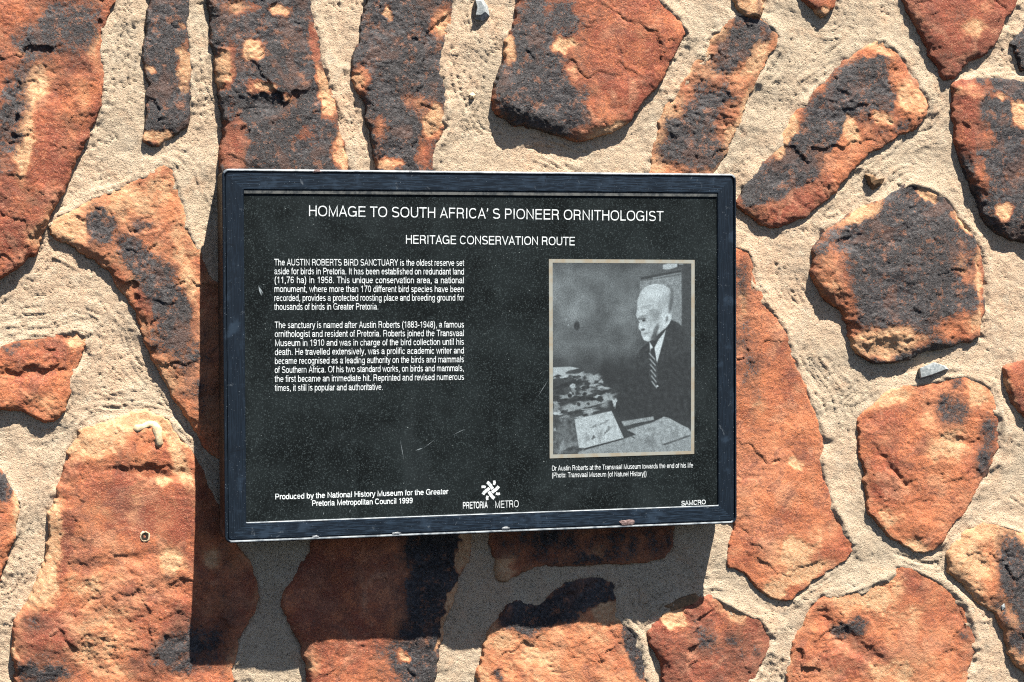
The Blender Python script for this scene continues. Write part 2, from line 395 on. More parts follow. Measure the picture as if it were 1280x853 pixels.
stone('black stone with a red left edge at the right side of the photo',
      [(1193.6,106),(1208,100.5),(1246.5,99),(1280,103),(1345,106),(1360,298),(1300,304),(1280,301.5),(1265,297.7),(1247,292.5),(1234,274.5),(1221,241),(1211,212),(1203,195),(1197.5,180),(1194,155),(1195,129)],
      12, -4, 3, .8, (.70,.08,.6),
      [('p',1206,140,16,46,-4,-.75),('o',1216,112,18,8,0,.35),('p',1216,112,22,12,0,-.4),('o',1276,143,9,17,-25,.8),('p',1276,143,9,17,-25,-.9),('o',1255,263,8,9,0,.6),('p',1255,263,9,10,0,-.8),('p',1235,172,10,14,0,-.38),('o',1252,120,9,5,0,.4),('p',1252,120,9,5,0,-.5),('p',1228,225,8,30,-15,-.4),('r',1210,140,20,60,0,.3)], .1, 11)
stone('red brown stone cut off by the right edge',
      [(1270,44),(1266,54),(1270,70),(1280,88),(1340,92),(1340,34),(1285,28)],
      6, -2, 1, .7, (.92,.1,.75), [], 0, 5)
stone('dark eight sided stone with pale chipped rim right of the plaque',
      [(1137.5,229),(1104,249),(1065,269),(1034,290),(1020,313),(1015,341.5),(1034,370),(1055,390.5),(1064,412),(1070.5,436),(1094,455),(1122,453.5),(1148,446),(1217,428),(1229,418),(1235,375),(1235,334),(1224,300),(1203,274.5),(1182.5,246),(1162,234.5)],
      12, -5, 4, 0.85, (.80,.14,.45),
      [('h',1095,440,44,14,-4,-5),('h',1120,405,60,12,10,1.5),('o',1110,428,46,20,-8,.6),('p',1102,428,50,22,-8,-.7),('p',1044,350,26,56,-15,-.55),('p',1135,335,60,62,0,.22),('o',1036,345,14,40,-20,.2),('o',1166,244,14,11,25,.62),('p',1166,244,14,11,25,-.8),('o',1085,266,30,8,-28,.55),('p',1080,268,34,9,-28,-.6),('o',1207,280,8,16,-40,.5),('p',1208,281,8,18,-40,-.6),('o',1205,335,9,16,-20,.34),('p',1210,335,20,26,-20,-.5),('o',1226,352,5,40,0,.4),('p',1230,350,6,55,0,-.4),('p',1212,408,30,20,0,-.6),('o',1218,405,14,12,0,.3),('o',1127,274,6,4,0,.4),('p',1127,274,6,5,0,-.45),('o',1147,362,8,8,0,.3),('p',1147,362,10,10,0,-.35),('p',1175,420,30,12,-10,-.25)], .4, 15)
stone('long orange red stone running down beside the right edge of the plaque',
      [(880,300),(921,309),(936,313),(944,331),(946,356),(954,364),(962,385),(975,400),(986,416),(993,448),(1003,474),(1016,502.5),(1027,531),(1033,551.5),(1029,572),(1032,600),(1045,639),(1053,651),(1065,679),(1063,695),(1048,708),(1019.6,726),(1001.6,739),(989,753),(963,749),(950,737),(934.5,721),(911,708),(911,684.5),(920,664),(916,653),(880,645)],
      4.5, -2, 1, .55, (.10,.12,.42),
      [('s',980,590,60,120,0,-.15),('p',930,345,12,24,0,.38),('p',935,420,24,50,-12,.32),('p',930,480,26,26,0,.22),('o',928,380,6,30,0,.3),('o',990,690,26,18,-25,.45),('o',1006,718,30,10,-25,.45),('o',968,738,12,12,0,.55),('o',997,580,9,6,20,.6),('o',945,500,10,30,0,.15),('r',975,560,40,60,0,-.2),('o',1020,680,40,40,0,.10)], .35, 24)
stone('orange stone with purple grey patches and a lichen pale chip at right',
      [(1073,526),(1086,513),(1109,492),(1148,479),(1176,474),(1195,471.6),(1213.5,470),(1237,482),(1247,505),(1254,526),(1251,564),(1239,588),(1226,608),(1216,631),(1197.5,654),(1182,674),(1172,687),(1148.5,693.6),(1130.5,684.6),(1105,661),(1087,641),(1081,585),(1076,554)],
      7, -3, 1, 0.65, (.06,.16,.36),
      [('h',1118,590,26,4,48,-3),('h',1205,552,20,6,10,-3),('h',1090,525,14,14,0,-2),('p',1192,512,22,26,-30,.52),('p',1236,560,15,48,8,.50),('o',1186,556,22,20,0,.5),('o',1222,490,12,14,0,.6),('p',1200,476,14,10,0,.4),('o',1150,690,22,14,0,.4),('o',1108,650,14,16,0,.3),('o',1120,495,18,8,-25,.4),('o',1160,528,10,12,0,.35),('r',1100,560,26,40,0,.25),('r',1225,640,14,22,0,.3)], 0.4, 22)
stone('red stone corner at the right edge below the dark one',
      [(1256,460),(1268,455),(1282,450),(1345,445),(1345,535),(1290,530),(1276,517),(1265,496),(1255,470)],
      9, -4, 1, .6, (.05,.1,.6), [('o',1262,490,5,20,-20,.4)], .1, 6)
stone('ochre stone with a charcoal skin in the lower right corner',
      [(1187,695),(1195,679),(1210,664),(1231,655),(1249,655),(1280,666.5),(1350,680),(1350,880),(1290,846),(1275,834),(1264.5,818.6),(1259,793),(1246.5,770),(1228,754),(1208,736),(1190,715.5)],
      9, -4, 2, .8, (.10,.46,.35),
      [('p',1272,720,22,48,-10,.72),('o',1210,705,18,24,0,.25),('p',1262,790,10,30,-20,.35),('p',1240,755,10,12,0,.25),('p',1285,790,15,30,0,.4)], .4, 7)
stone('rough orange brown stone at the bottom right with a dark smudge',
      [(1125,708),(1146,713),(1169,726),(1187,736),(1208,754),(1218,782.5),(1222,800.5),(1215.5,831.5),(1210,853),(1205,930),(978,930),(985,853),(989,813.5),(1004,785),(1017,759),(1030,746),(1053,741),(1079,733.5),(1110,721)],
      5, -2, 1, 0.8, (.06,.24,.42),
      [('h',1060,800,60,10,35,-3.5),('s',1150,800,60,60,0,-.4),('p',1066,784,24,13,-5,.55),('p',1052,792,12,10,0,.2),('o',1090,745,40,16,-15,.3),('r',1050,825,40,25,0,.3),('r',1140,730,22,14,30,.35),('o',1130,840,40,20,0,.22),('p',1206,797,9,12,0,.4),('o',1120,770,40,16,0,.12)], 0.5, 22)
stone('small dark red stone below the lower right corner of the plaque',
      [(813,788),(824,770),(844,757),(873,746),(893,746),(916,759),(940,772),(952,774),(965.5,795),(963,811),(955,831.5),(950,842),(940,853),(932,905),(838,905),(830,850),(824,821),(813,798)],
      7, -5, 1, .8, (.30,.10,.80),
      [('o',842,774,14,12,-20,.75),('p',842,774,14,12,-20,-.5),('o',905,760,24,9,20,.35),('o',928,772,10,9,0,.4),('p',885,800,12,20,0,.2),('p',930,815,20,20,0,.18)], .3, 12)
stone('pinkish orange stone with a black top and black right side under the plaque',
      [(600,860),(597,847),(606.5,813.5),(614,788),(625,772),(635.5,759),(648,752),(671.6,757),(682,741),(705,730),(720.5,722),(733,719),(754,721),(768,728),(773,746),(776,765),(787.6,783),(800.5,798),(807,819),(811,852),(812,905),(598,905)],
      7, -4, 2, .8, (.12,.34,.28),
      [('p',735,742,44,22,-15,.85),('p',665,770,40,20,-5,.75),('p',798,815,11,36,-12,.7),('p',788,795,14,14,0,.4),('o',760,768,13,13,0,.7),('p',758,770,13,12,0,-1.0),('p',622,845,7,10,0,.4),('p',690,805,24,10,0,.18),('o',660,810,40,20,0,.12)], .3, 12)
stone('red brown stone with a black right half hanging below the plaque',
      [(396,636),(392.5,682),(374.5,710),(361.6,733.5),(354,757),(364,782.5),(377,808),(385,834),(387,853),(390,905),(540,905),(543,853),(548.5,834),(552,808),(557.5,785),(568,757),(575.5,733),(579,718),(588,700),(591,672),(592,636)],
      10, -4, 1, .7, (.24,.08,.52),
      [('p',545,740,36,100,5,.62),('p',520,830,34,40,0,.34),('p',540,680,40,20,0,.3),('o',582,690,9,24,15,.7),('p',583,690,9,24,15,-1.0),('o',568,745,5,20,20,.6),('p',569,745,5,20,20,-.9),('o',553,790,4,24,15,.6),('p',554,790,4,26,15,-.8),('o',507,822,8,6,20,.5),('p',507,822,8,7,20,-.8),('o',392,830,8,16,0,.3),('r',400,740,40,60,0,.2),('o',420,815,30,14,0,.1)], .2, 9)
stone('low wide brown stone mostly hidden in the shadow under the plaque',
      [(612,645),(614,672),(619,721),(624.5,730),(633,729),(653.5,715.5),(682,708),(728,708),(759,704),(800.5,705),(829,699),(840,690),(845,661),(846,640)],
      6, 0, 1, .8, (.40,.22,.45),
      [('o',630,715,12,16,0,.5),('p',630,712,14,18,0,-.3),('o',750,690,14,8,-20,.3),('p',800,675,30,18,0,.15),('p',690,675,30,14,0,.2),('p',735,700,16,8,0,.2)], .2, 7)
stone('three cornered ochre and brown stone left of the plaque',
      [(62,283.5),(75,269),(103,256),(142,238),(175,223),(193,211),(206,206),(216.6,209),(222,220),(224,231),(232,261.6),(240,295),(252,320),(266,348),(300,365),(305,590),(275,576),(258,559),(242,536),(232,518),(216.6,495),(204,469),(188,443),(180.5,426.6),(167.6,385),(155,365),(139,341.5),(111,321),(77,303),(64.5,294)],
      10, -3, 4, 0.8, (.22,.34,.40),
      [('p',124,281,15,16,10,.62),('p',160,312,40,20,42,.40),('p',205,372,20,44,-28,.33),('p',228,440,14,46,-14,.33),('p',178,282,14,8,0,.36),('o',85,286,18,14,20,.5),('p',84,286,18,12,20,-.3),('o',175,250,50,16,-22,.22),('p',205,350,22,26,25,.22),('r',184,372,12,14,0,.7),('o',184,372,12,14,0,-.4),('r',150,342,20,12,35,.4),('p',220,405,22,40,10,.22),('o',232,330,10,40,-15,.3),('p',190,430,18,24,25,.2),('o',226,455,14,30,10,.2),('r',205,230,16,18,0,.3),('p',265,480,20,80,0,.14)], 0.4, 12)
stone('small orange stone with a dark ledge at the left edge',
      [(-80,440),(-30,440),(0,434),(31,425),(64.5,420),(95,412),(106,419),(109,438),(98,459),(89,479),(85,508),(77,523),(57,529.5),(39,523),(23,514),(0,514),(-80,520)],
      8, -2, 4, 0.8, (.10,.16,.42),
      [('h',40,468,50,7,-4,-4),('h',30,440,50,14,-8,2),('p',25,432,34,8,-12,.42),('p',30,455,22,9,-8,.24),('o',96,425,12,12,0,.4),('o',60,505,26,16,0,.15),('r',40,440,50,10,-10,.3),('p',82,470,8,30,15,.15)], 0.5, 7)
stone('orange stone with a charcoal top corner at the left edge',
      [(-80,575),(0,585),(8,595),(15.5,611),(22,634),(24.5,641),(20.6,669),(13,687),(5,713),(0,728),(-80,745)],
      9, 2, 2, .7, (.10,.22,.35), [('p',2,608,15,22,-15,.75),('o',20,640,6,24,0,.3)], .2, 7)
stone('large rough orange boulder with a pale top and a drill hole lower left of the plaque',
      [(93,557),(103,541),(129,528),(160,519),(186,515),(206,521),(222,542),(240,563),(256,590),(272,630),(286,662),(299,684.6),(314.5,708),(327,742),(320,772),(304,798),(296.5,824),(293,840),(294,853),(290,925),(10,925),(22,853),(19,837),(15.5,808),(18,780),(33.5,759),(45,738),(54,718),(62,680),(64,640),(72,616),(80,595),(88,564)],
      13, -3, 1, 0.62, (.10,.22,.42),
      [('h',268,820,36,60,0,-5),('p',60,828,46,26,-8,.24),('p',245,812,50,30,0,.22),('r',200,640,50,50,0,.35),('r',60,800,50,40,0,.4),('r',230,790,60,50,0,.35),('p',120,770,40,14,-25,.22),('s',165,640,60,55,0,-.55),('h',185,592,50,9,4,-4.5),('h',225,735,14,12,20,-4),('h',130,705,60,9,-8,-2.5),('s',170,790,90,50,0,.35),('h',220,800,12,10,0,-3),('o',125,548,36,18,-18,.5),('o',185,520,26,12,0,.55),('o',222,570,10,40,-20,.35),('o',60,680,16,50,10,.55),('o',52,735,18,26,10,.4),('r',78,690,10,50,5,.4),('o',78,690,8,50,5,-.2),('p',40,778,20,14,-10,.35),('p',250,800,40,40,0,.28),('p',195,830,40,26,0,.26),('p',45,845,40,14,0,.42),('o',215,702,14,14,0,.5),('o',205,600,9,8,0,.4),('r',130,605,40,26,0,.25),('p',215,725,26,10,10,.25),('o',130,800,40,40,30,.25),('p',200,680,14,14,0,.2),('p',285,720,26,50,0,.22),('o',265,700,10,12,0,.35),('p',160,735,20,10,-20,.15),('o',110,730,40,12,-10,.22)], 0.5, 14)
# stones of the same wall outside the photo's frame, so that the wall goes on
rr = random.Random(11)
for gy in range(-3, 9):
    for gx in range(-3, 11):
        x0 = -330 + gx * 195 + (97 if gy % 2 else 0) + rr.uniform(-22, 22) + 300 * 0
        y0 = -310 + gy * 172 + rr.uniform(-18, 18) + 170
        if not (-560 < x0 < 1840 and -420 < y0 < 1270): continue
        if -190 < x0 < 1450 and -150 < y0 < 1020: continue
        R = rr.uniform(72, 92); n = rr.randint(6, 9); a0 = rr.uniform(0, 6.28); el = rr.uniform(.75, 1.05)
        poly = []
        for i in range(n):
            a = a0 + (i + rr.uniform(-.25, .25)) * 6.283 / n; r = R * rr.uniform(.82, 1.08)
            poly.append((x0 + r * math.cos(a), y0 + r * math.sin(a) * el))
        S.append((None, poly, 9, rr.uniform(-3, 2), rr.uniform(2, 6), .8, (rr.choice((.1, .2, .6, .7)), .15, rr.uniform(.3, .7)),
                  [('p', x0 + rr.uniform(-30, 30), y0 + rr.uniform(-30, 30), 40, 30, 20, rr.uniform(-.4, .4)), ('o', x0 + rr.uniform(-60, 60), y0 + rr.uniform(-60, 60), 22, 18, 0, .5)], .3, 9.0))

POLYS = [chaikin(s[1], 1) for s in S]

def edge_wobble(u, v):
    return 3.4 * gnoise(u / 26, v / 26, 2) + 2.0 * gnoise(u / 10, v / 10, 3) + 1.0 * gnoise(u / 4.2, v / 4.2, 4)

def mortar_height(u, v, dmin, topness=0.0):
    """millimetres; dmin = distance to the nearest stone edge"""
    w = dmin + 9 * gnoise(u / 60, v / 60, 21)
    h = 2.8 * fbm(u / 100, v / 100, 2, 31) + .9 * fbm(u / 26, v / 26, 2, 33) - .6
    along = (u + v) / 75 + gnoise(u / 50, v / 50, 22)
    g1 = gnoise(w / 4.2, along, 35); g2 = gnoise(w / 8.0, (u - v) / 95, 36); g3 = gnoise(w / 2.7, along * 1.4, 39)
    mask = smooth(-.25, .25, gnoise(u / 85, v / 85, 37))
    h = h + (g1 * 1.0 + g2 * 1.1 - 2.2 * np.exp(-(g1 / .10) ** 2) * smooth(-.1, .3, g2) + .45 * g3) * mask
    h = h + .55 * fbm(u / 6.5, v / 6.5, 3, 38) + .42 * gnoise(u / 3.1, v / 3.1, 40)
    pit = smooth(.84, .95, gnoise(u / 6, v / 6, 41) + .45 * gnoise(u / 50, v / 50, 42))
    h = h - 2.2 * pit
    h = h + .5 * np.exp(-np.maximum(dmin, 0) / 14.0) - 2.2 * np.exp(-np.maximum(dmin, 0) / 3.5) * smooth(-.2, .4, gnoise(u / 45, v / 45, 43))
    lap = smooth(-.30, .55, topness + .85 * gnoise(u / 34, v / 34, 47) + .3 * gnoise(u / 9, v / 9, 48))
    out = np.maximum(dmin, 0); ins = np.maximum(-dmin, 0)
    h = h + lap * (4.6 * np.exp(-out / 11.0) - .55 * ins * (1 + .6 * gnoise(u / 12, v / 12, 49)))
    crk = np.abs(gnoise(u / 70 + .5 * gnoise(u / 14, v / 14, 45), v / 70, 44))
    h = h - 2.0 * np.exp(-(crk / .012) ** 2) * smooth(.1, .35, gnoise(u / 110, v / 110, 46))
    return h

def build_mortar():
    us = np.concatenate([np.arange(-620, -60, 9.0), np.arange(-60, 1345, 1.9), np.arange(1345, 1900, 9.0)])
    vs = np.concatenate([np.arange(-470, -60, 9.0), np.arange(-60, 915, 1.9), np.arange(915, 1330, 9.0)])
    u, v = np.meshgrid(us, vs)
    d = np.full(u.shape, -80.0)            # signed, positive inside a stone
    for p in POLYS:
        lo = p.min(0) - 80; hi = p.max(0) + 80
        i0, i1 = np.searchsorted(us, [lo[0], hi[0]]); j0, j1 = np.searchsorted(vs, [lo[1], hi[1]])
        if i1 <= i0 or j1 <= j0: continue
        sl = (slice(j0, j1), slice(i0, i1))
        d[sl] = np.maximum(d[sl], sdist(p, u[sl], v[sl]))
    gv = np.gradient(d, axis=0) / np.gradient(vs)[:, None]; gu = np.gradient(d, axis=1) / np.gradient(us)[None, :]
    h = mortar_height(u, v, -d, .75 * gv - .45 * gu) / 1000.0
    base = at(u, v, 0.0)
    pts = base.copy(); pts[..., 1] = -h
    keep = d < 11
    # nothing is seen behind the middle of the plaque, but the wall goes on there all the same
    me, used = grid_mesh('mortar', pts, keep)
    return link('mortar', me, MORTAR, wall, True)
build_mortar()

RELIEF = {}
def build_stone(i):
    label, _, H, hx, hy, rough, base, blobs, crack, rnd = S[i]
    p = POLYS[i]; lo = p.min(0); hi = p.max(0)
    inframe = label is not None
    st = 1.55 if inframe else 5.0
    us = np.arange(lo[0] - 7, hi[0] + 7, st); vs = np.arange(lo[1] - 7, hi[1] + 7, st)
    u, v = np.meshgrid(us, vs)
    d = sdist(p, u, v) + edge_wobble(u, v)
    cx, cy = (lo + hi) / 2; ex, ey = np.maximum((hi - lo) / 2, 1)
    ex = min(ex, 110); ey = min(ey, 110)
    so = i * 7.7
    # mineral fields
    F = {'p': np.full(u.shape, base[0]), 'o': np.full(u.shape, base[1]), 'r': np.full(u.shape, base[2]), 'h': np.zeros(u.shape), 's': np.full(u.shape, rough)}
    wu = u + 5 * gnoise(u / 16, v / 16, 51 + so) + 3 * gnoise(u / 6, v / 6, 52 + so)
    wv = v + 5 * gnoise(u / 16, v / 16, 53 + so) + 3 * gnoise(u / 6, v / 6, 54 + so)
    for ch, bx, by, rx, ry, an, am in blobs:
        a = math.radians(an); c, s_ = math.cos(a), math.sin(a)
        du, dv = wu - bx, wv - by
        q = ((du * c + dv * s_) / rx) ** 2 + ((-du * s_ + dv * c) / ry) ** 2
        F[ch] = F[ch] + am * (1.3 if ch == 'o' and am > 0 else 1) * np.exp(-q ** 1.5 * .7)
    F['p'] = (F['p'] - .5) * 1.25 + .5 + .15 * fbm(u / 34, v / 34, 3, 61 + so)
    F['o'] = F['o'] + .20 * fbm(u / 30, v / 30, 3, 63 + so) + .10 * np.exp(-np.maximum(d, 0) / 5)
    F['p'] = F['p'] - .10 * np.exp(-np.maximum(d, 0) / 4)
    F['r'] = F['r'] + .25 * fbm(u / 50, v / 50, 3, 65 + so)
    chip = smooth(.42, .58, F['o'] + .15 * gnoise(u / 5, v / 5, 67)) * smooth(.62, .42, F['p'])
    # relief, millimetres
    top = H + hx * np.clip((u - cx) / ex, -1, 1) + hy * np.clip((v - cy) / ey, -1, 1)
    top = np.maximum(top, 2.2)
    prof = np.where(d >= 0, 1 - .58 * np.exp(-np.maximum(d, 0) / (rnd * (1 + .9 * gnoise(u / 36, v / 36, 70 + so)))), .42)
    r = 1.7 * fbm(u / 60, v / 60, 3, 71 + so)
    fx, fy = u / 46 + .35 * gnoise(u / 20, v / 20, 72 + so), v / 46 + .35 * gnoise(u / 20, v / 20, 73 + so)
    r = r + 3.4 * facets(fx * .52, fy * .52, i % 17 + 4) + 2.6 * (facets(fx, fy, i % 23) * .6 + .4 * facets(fx * 2.2, fy * 2.2, i % 19 + 2))
    tf = fbm(u / 38, v / 38, 4, 75 + so, .55)
    r = r + 3.4 * crack * terrace(tf, 3.0)
    r = r + .34 * fbm(u / 9, v / 7, 2, 77 + so) + .46 * fbm(u / 3.9, v / 3.3, 2, 79 + so)
    r = r + .35 * (ridged(u / 17, v / 9, 2, 81 + so) - .8)
    ck = np.abs(gnoise(u / 34 + .4 * gnoise(u / 9, v / 9, 84), v / 34, 83 + so))
    r = r - 1.8 * np.exp(-(ck / .018) ** 2) * smooth(.0, .3, gnoise(u / 60, v / 60, 85 + so)) * min(1, crack + .25)
    r = r * np.maximum(F['s'], .2) - .75 * chip + F['h']
    h = top * prof + r * smooth(-2, 12, d)
    h = np.where(d < 0, h + d * 5.0, h)
    h = np.maximum(h, -22)
    nom = H / 1000.0
    pts = at(u, v, nom); pts[..., 1] = -h / 1000.0
    RELIEF[i] = (us, vs, h)
    me, used = grid_mesh('stone', pts, d > -5.5)
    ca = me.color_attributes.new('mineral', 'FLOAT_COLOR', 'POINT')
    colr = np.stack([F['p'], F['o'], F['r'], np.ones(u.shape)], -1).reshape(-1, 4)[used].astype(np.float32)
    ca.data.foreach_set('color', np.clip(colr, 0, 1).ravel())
    return link('stone', me, STONE, wall, True, label)
for i in range(len(S)): build_stone(i)

def relief(x, y):
    for i, (us, vs, h) in RELIEF.items():
        if S[i][0] and us[0] < x < us[-1] and vs[0] < y < vs[-1]:
            z = h[int((y - vs[0]) / (vs[1] - vs[0])), int((x - us[0]) / (us[1] - us[0]))]
            if z > 0: return float(z)
    return 0.0

# chips and lumps stuck in the mortar
def lump(name, outline, h_back, h_front, mat, label=None, shrink=.72, shift=(0, 0), parent=None, rnd_seed=1):
    """an irregular chunk: outline at the mortar, smaller faceted top"""
    rn = random.Random(rnd_seed); n = len(outline)
    cx = sum(p[0] for p in outline) / n; cy = sum(p[1] for p in outline) / n
    V = []; Fc = []
    for k, (s_, h) in enumerate(((1.0, h_back), (.97, h_back + (h_front - h_back) * .6), (shrink, h_front))):
        for x, y in outline:
            j = (rn.uniform(-.06, .06) if k else 0)
            V.append(at(cx + (x - cx) * (s_ + j) + shift[0] * k, cy + (y - cy) * (s_ + j) + shift[1] * k, (h + (rn.uniform(-1, 1) if k == 2 else 0)) / 1000))
    V.append(at(cx + shift[0] * 2, cy + shift[1] * 2, (h_front + .8) / 1000))
    for k in range(2):
        for i in range(n):
            j = (i + 1) % n
            Fc.append([k * n + i, k * n + j, (k + 1) * n + j, (k + 1) * n + i][::-1])
    for i in range(n): Fc.append([2 * n + i, 2 * n + (i + 1) % n, 3 * n][::-1])
    me = mesh_py(name, V, Fc)
    import bmesh
    bm = bmesh.new(); bm.from_mesh(me); bmesh.ops.recalc_face_normals(bm, faces=bm.faces); bm.to_mesh(me); bm.free()
    return link(name, me, mat, parent if parent is not None else wall, False, label)

lump('stone_chip', [(594,0),(603,-2),(611,10),(613,22),(604,29),(594,27),(597,13)], -4, 9, FLINT, 'blue grey flint chip in the mortar near the top edge', .6, (-1, -2), rnd_seed=3)
lump('stone_chip', [(1147,462),(1168,453),(1181,458),(1188,463),(1165,472),(1149,476)], -4, 9, FLINT, 'blue grey flat chip in the mortar above the orange stone at right', .8, (0, -1), rnd_seed=4)
lump('stone_chip', [(1080,219),(1089,219),(1097,226),(1105,224),(1101,232),(1090,239),(1084,232)], -4, 8, BROWNCHIP, 'small brown chip above the eight sided stone', .55, (1, -1), rnd_seed=5)
lump('stone_chip', [(829,758),(850,747),(870,741),(877,746),(876,753),(858,759),(836,767)], -3, 5, BROWNCHIP, 'dark brown sliver at the shadow edge above the small red stone', .8, (0, 0), rnd_seed=6)
lump('stone_chip', [(586,118),(591,115),(595,119),(593,124),(587,124)], -3, 4, PLASTER, 'tiny pale pebble in the mortar near the top', .6, (0, 0), rnd_seed=7)
lump('stone_chip', [(1250,757),(1256,752),(1258,760),(1252,766)], -3, 8, FLINT, 'small silvery chip in the gap at the lower right', .6, (0, 0), rnd_seed=8)

def tube_path(pts3, radii, seg=10):
    V = []; Fc = []; pts3 = [Vector(p) for p in pts3]
    for i, p in enumerate(pts3):
        t = (pts3[min(i + 1, len(pts3) - 1)] - pts3[max(i - 1, 0)]).normalized()
        a = t.orthogonal().normalized(); b = t.cross(a)
        if i:                                   # keep the frame from twisting
            a = (pa - t * pa.dot(t)).normalized(); b = t.cross(a)
        pa = a
        for k in range(seg):
            an = 2 * math.pi * k / seg
            V.append(p + (a * math.cos(an) + b * math.sin(an)) * radii[i])
    for i in range(len(pts3) - 1):
        for k in range(seg):
            j = (k + 1) % seg
            Fc.append([i * seg + k, i * seg + j, (i + 1) * seg + j, (i + 1) * seg + k])
    Fc.append(list(range(seg))[::-1]); Fc.append([(len(pts3) - 1) * seg + k for k in range(seg)])
    return V, Fc
dp = [(166,537,8),(171,536,10),(178,534,11),(186,531,11),(192,531,11),(196,537,11),(197,546,11),(198,554,11),(200,559,9)]
V, Fc = tube_path([at(x, y, (relief(x, y) - 1.8) / 1000) for x, y, h in dp], [.0034,.0058,.0040,.0052,.0044,.0062,.0046,.0056,.0030], 12)
V = [np.array(p) + np.array([.0011, .0016, .0011]) * np.array([gnoise(p[0] * 260 + q, p[2] * 260, 7 + q) for q in range(3)]).ravel() for p in V]
link('filler_drip', mesh_py('filler_drip', V, Fc), DRIP, wall, True, 'cream coloured drip of filler on top of the large orange boulder')

def ring_disc(cx, cy, r0, r1, h, n=20, jit=.15, seed=1):
    rn = random.Random(seed); V = []; Fc = []
    for r, hh in ((r0, h - .5), ((r0 + r1) / 2, h + 1.2), (r1, h - 1.5)):
        for k in range(n):
            a = 2 * math.pi * k / n; q = r * (1 + rn.uniform(-jit, jit))
            V.append(at(cx + q * math.cos(a), cy + q * math.sin(a), hh / 1000))
    for k in range(2):
        for i in range(n):
            j = (i + 1) % n; Fc.append([k * n + i, (k + 1) * n + i, (k + 1) * n + j, k * n + j])
    return V, Fc
HZ = relief(181, 671)
V, Fc = ring_disc(181, 671, 4.0, 7.6, HZ - .2, seed=4)
link('plug_ring', mesh_py('plug_ring', V, Fc), PLASTER, wall, True, 'pale plaster ring round the drill hole')
n = 16
V = [at(181 + 4.6 * math.cos(2 * math.pi * k / n), 671 + 4.6 * math.sin(2 * math.pi * k / n), (HZ + .4) / 1000) for k in range(n)] + [at(181, 671, (HZ - .2) / 1000)]
link('drill_hole', mesh_py('drill_hole', V, [[k, n, (k + 1) % n] for k in range(n)]), HOLE, wall, False, 'dark drilled hole in the large orange boulder')

# ------------------------------------------------------------------ the plaque
TL = np.array([-0.36232, -0.0407, 0.20626]); TR = np.array([0.27738, -0.0211, 0.20626]); BL = np.array([-0.36136, -0.0716, -0.22424])
PU = TR - TL; PW = np.linalg.norm(PU); PU /= PW
PV = BL - TL; PV -= PU * (PV @ PU); PH = np.linalg.norm(PV); PV /= PH
PN = np.cross(PV, PU); PN /= np.linalg.norm(PN)
if PN[1] > 0: PN = -PN
PW *= 1000; PH *= 1000                      # millimetres
plaque = bpy.data.objects.new('information_plaque', None); COL.objects.link(plaque)
plaque['label'] = 'black framed heritage information plaque with white text and a black and white portrait'
plaque['category'] = 'plaque'
Mp = Matrix((( PU[0], -PN[0], -PV[0]), (PU[1], -PN[1], -PV[1]), (PU[2], -PN[2], -PV[2]))).to_4x4()
Mp.translation = Vector(TL + PV * PH / 1000)      # its lower left corner
plaque.matrix_world = Mp

def loc(s, t, n_):
    """plaque millimetres (from the top left corner, n_ out of the face) to the plaque's own space"""
    return (s / 1000.0, -n_ / 1000.0, (PH - t) / 1000.0)

PANEL_N = -2.6
def px(u, v, n_=PANEL_N):
    """traced photo pixel to plaque millimetres on the plane n_"""
    d = rays(u, v); o = TL + PN * n_ / 1000
    k = ((o - CAM_LOC) @ PN) / (d @ PN)
    P = CAM_LOC + d * np.asarray(k)[..., None] - o
    return (P @ PU) * 1000, (P @ PV) * 1000

def rrect(x0, y0, x1, y1, r, n=6):
    out = []
    for cx, cy, a0 in ((x1 - r, y0 + r, -90), (x1 - r, y1 - r, 0), (x0 + r, y1 - r, 90), (x0 + r, y0 + r, 180)):
        for k in range(n + 1):
            a = math.radians(a0 + 90 * k / n); out.append((cx + r * math.cos(a), cy + r * math.sin(a)))
    return out

def loops_mesh(name, loops, mat, parent, cap_first=False, cap_last=False, label=None):
    V = []; Fc = []; n = len(loops[0][0])
    for pts, nn in loops:
        for s, t in pts: V.append(loc(s, t, nn))
    for k in range(len(loops) - 1):
        for i in range(n):
            j = (i + 1) % n
            Fc.append([k * n + i, k * n + j, (k + 1) * n + j, (k + 1) * n + i])
    if cap_first: Fc.append(list(range(n))[::-1])
    if cap_last: Fc.append([(len(loops) - 1) * n + i for i in range(n)])
    me = mesh_py(name, V, Fc)
    import bmesh
    bm = bmesh.new(); bm.from_mesh(me); bmesh.ops.recalc_face_normals(bm, faces=bm.faces); bm.to_mesh(me); bm.free()
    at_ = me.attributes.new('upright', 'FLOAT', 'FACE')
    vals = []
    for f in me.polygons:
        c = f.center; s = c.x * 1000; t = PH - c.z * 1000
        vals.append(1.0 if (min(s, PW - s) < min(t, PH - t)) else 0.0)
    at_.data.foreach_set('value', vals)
    return link(name, me, mat, parent, False, label)

def rr_(i, r): return rrect(i, i, PW - i, PH - i, r)
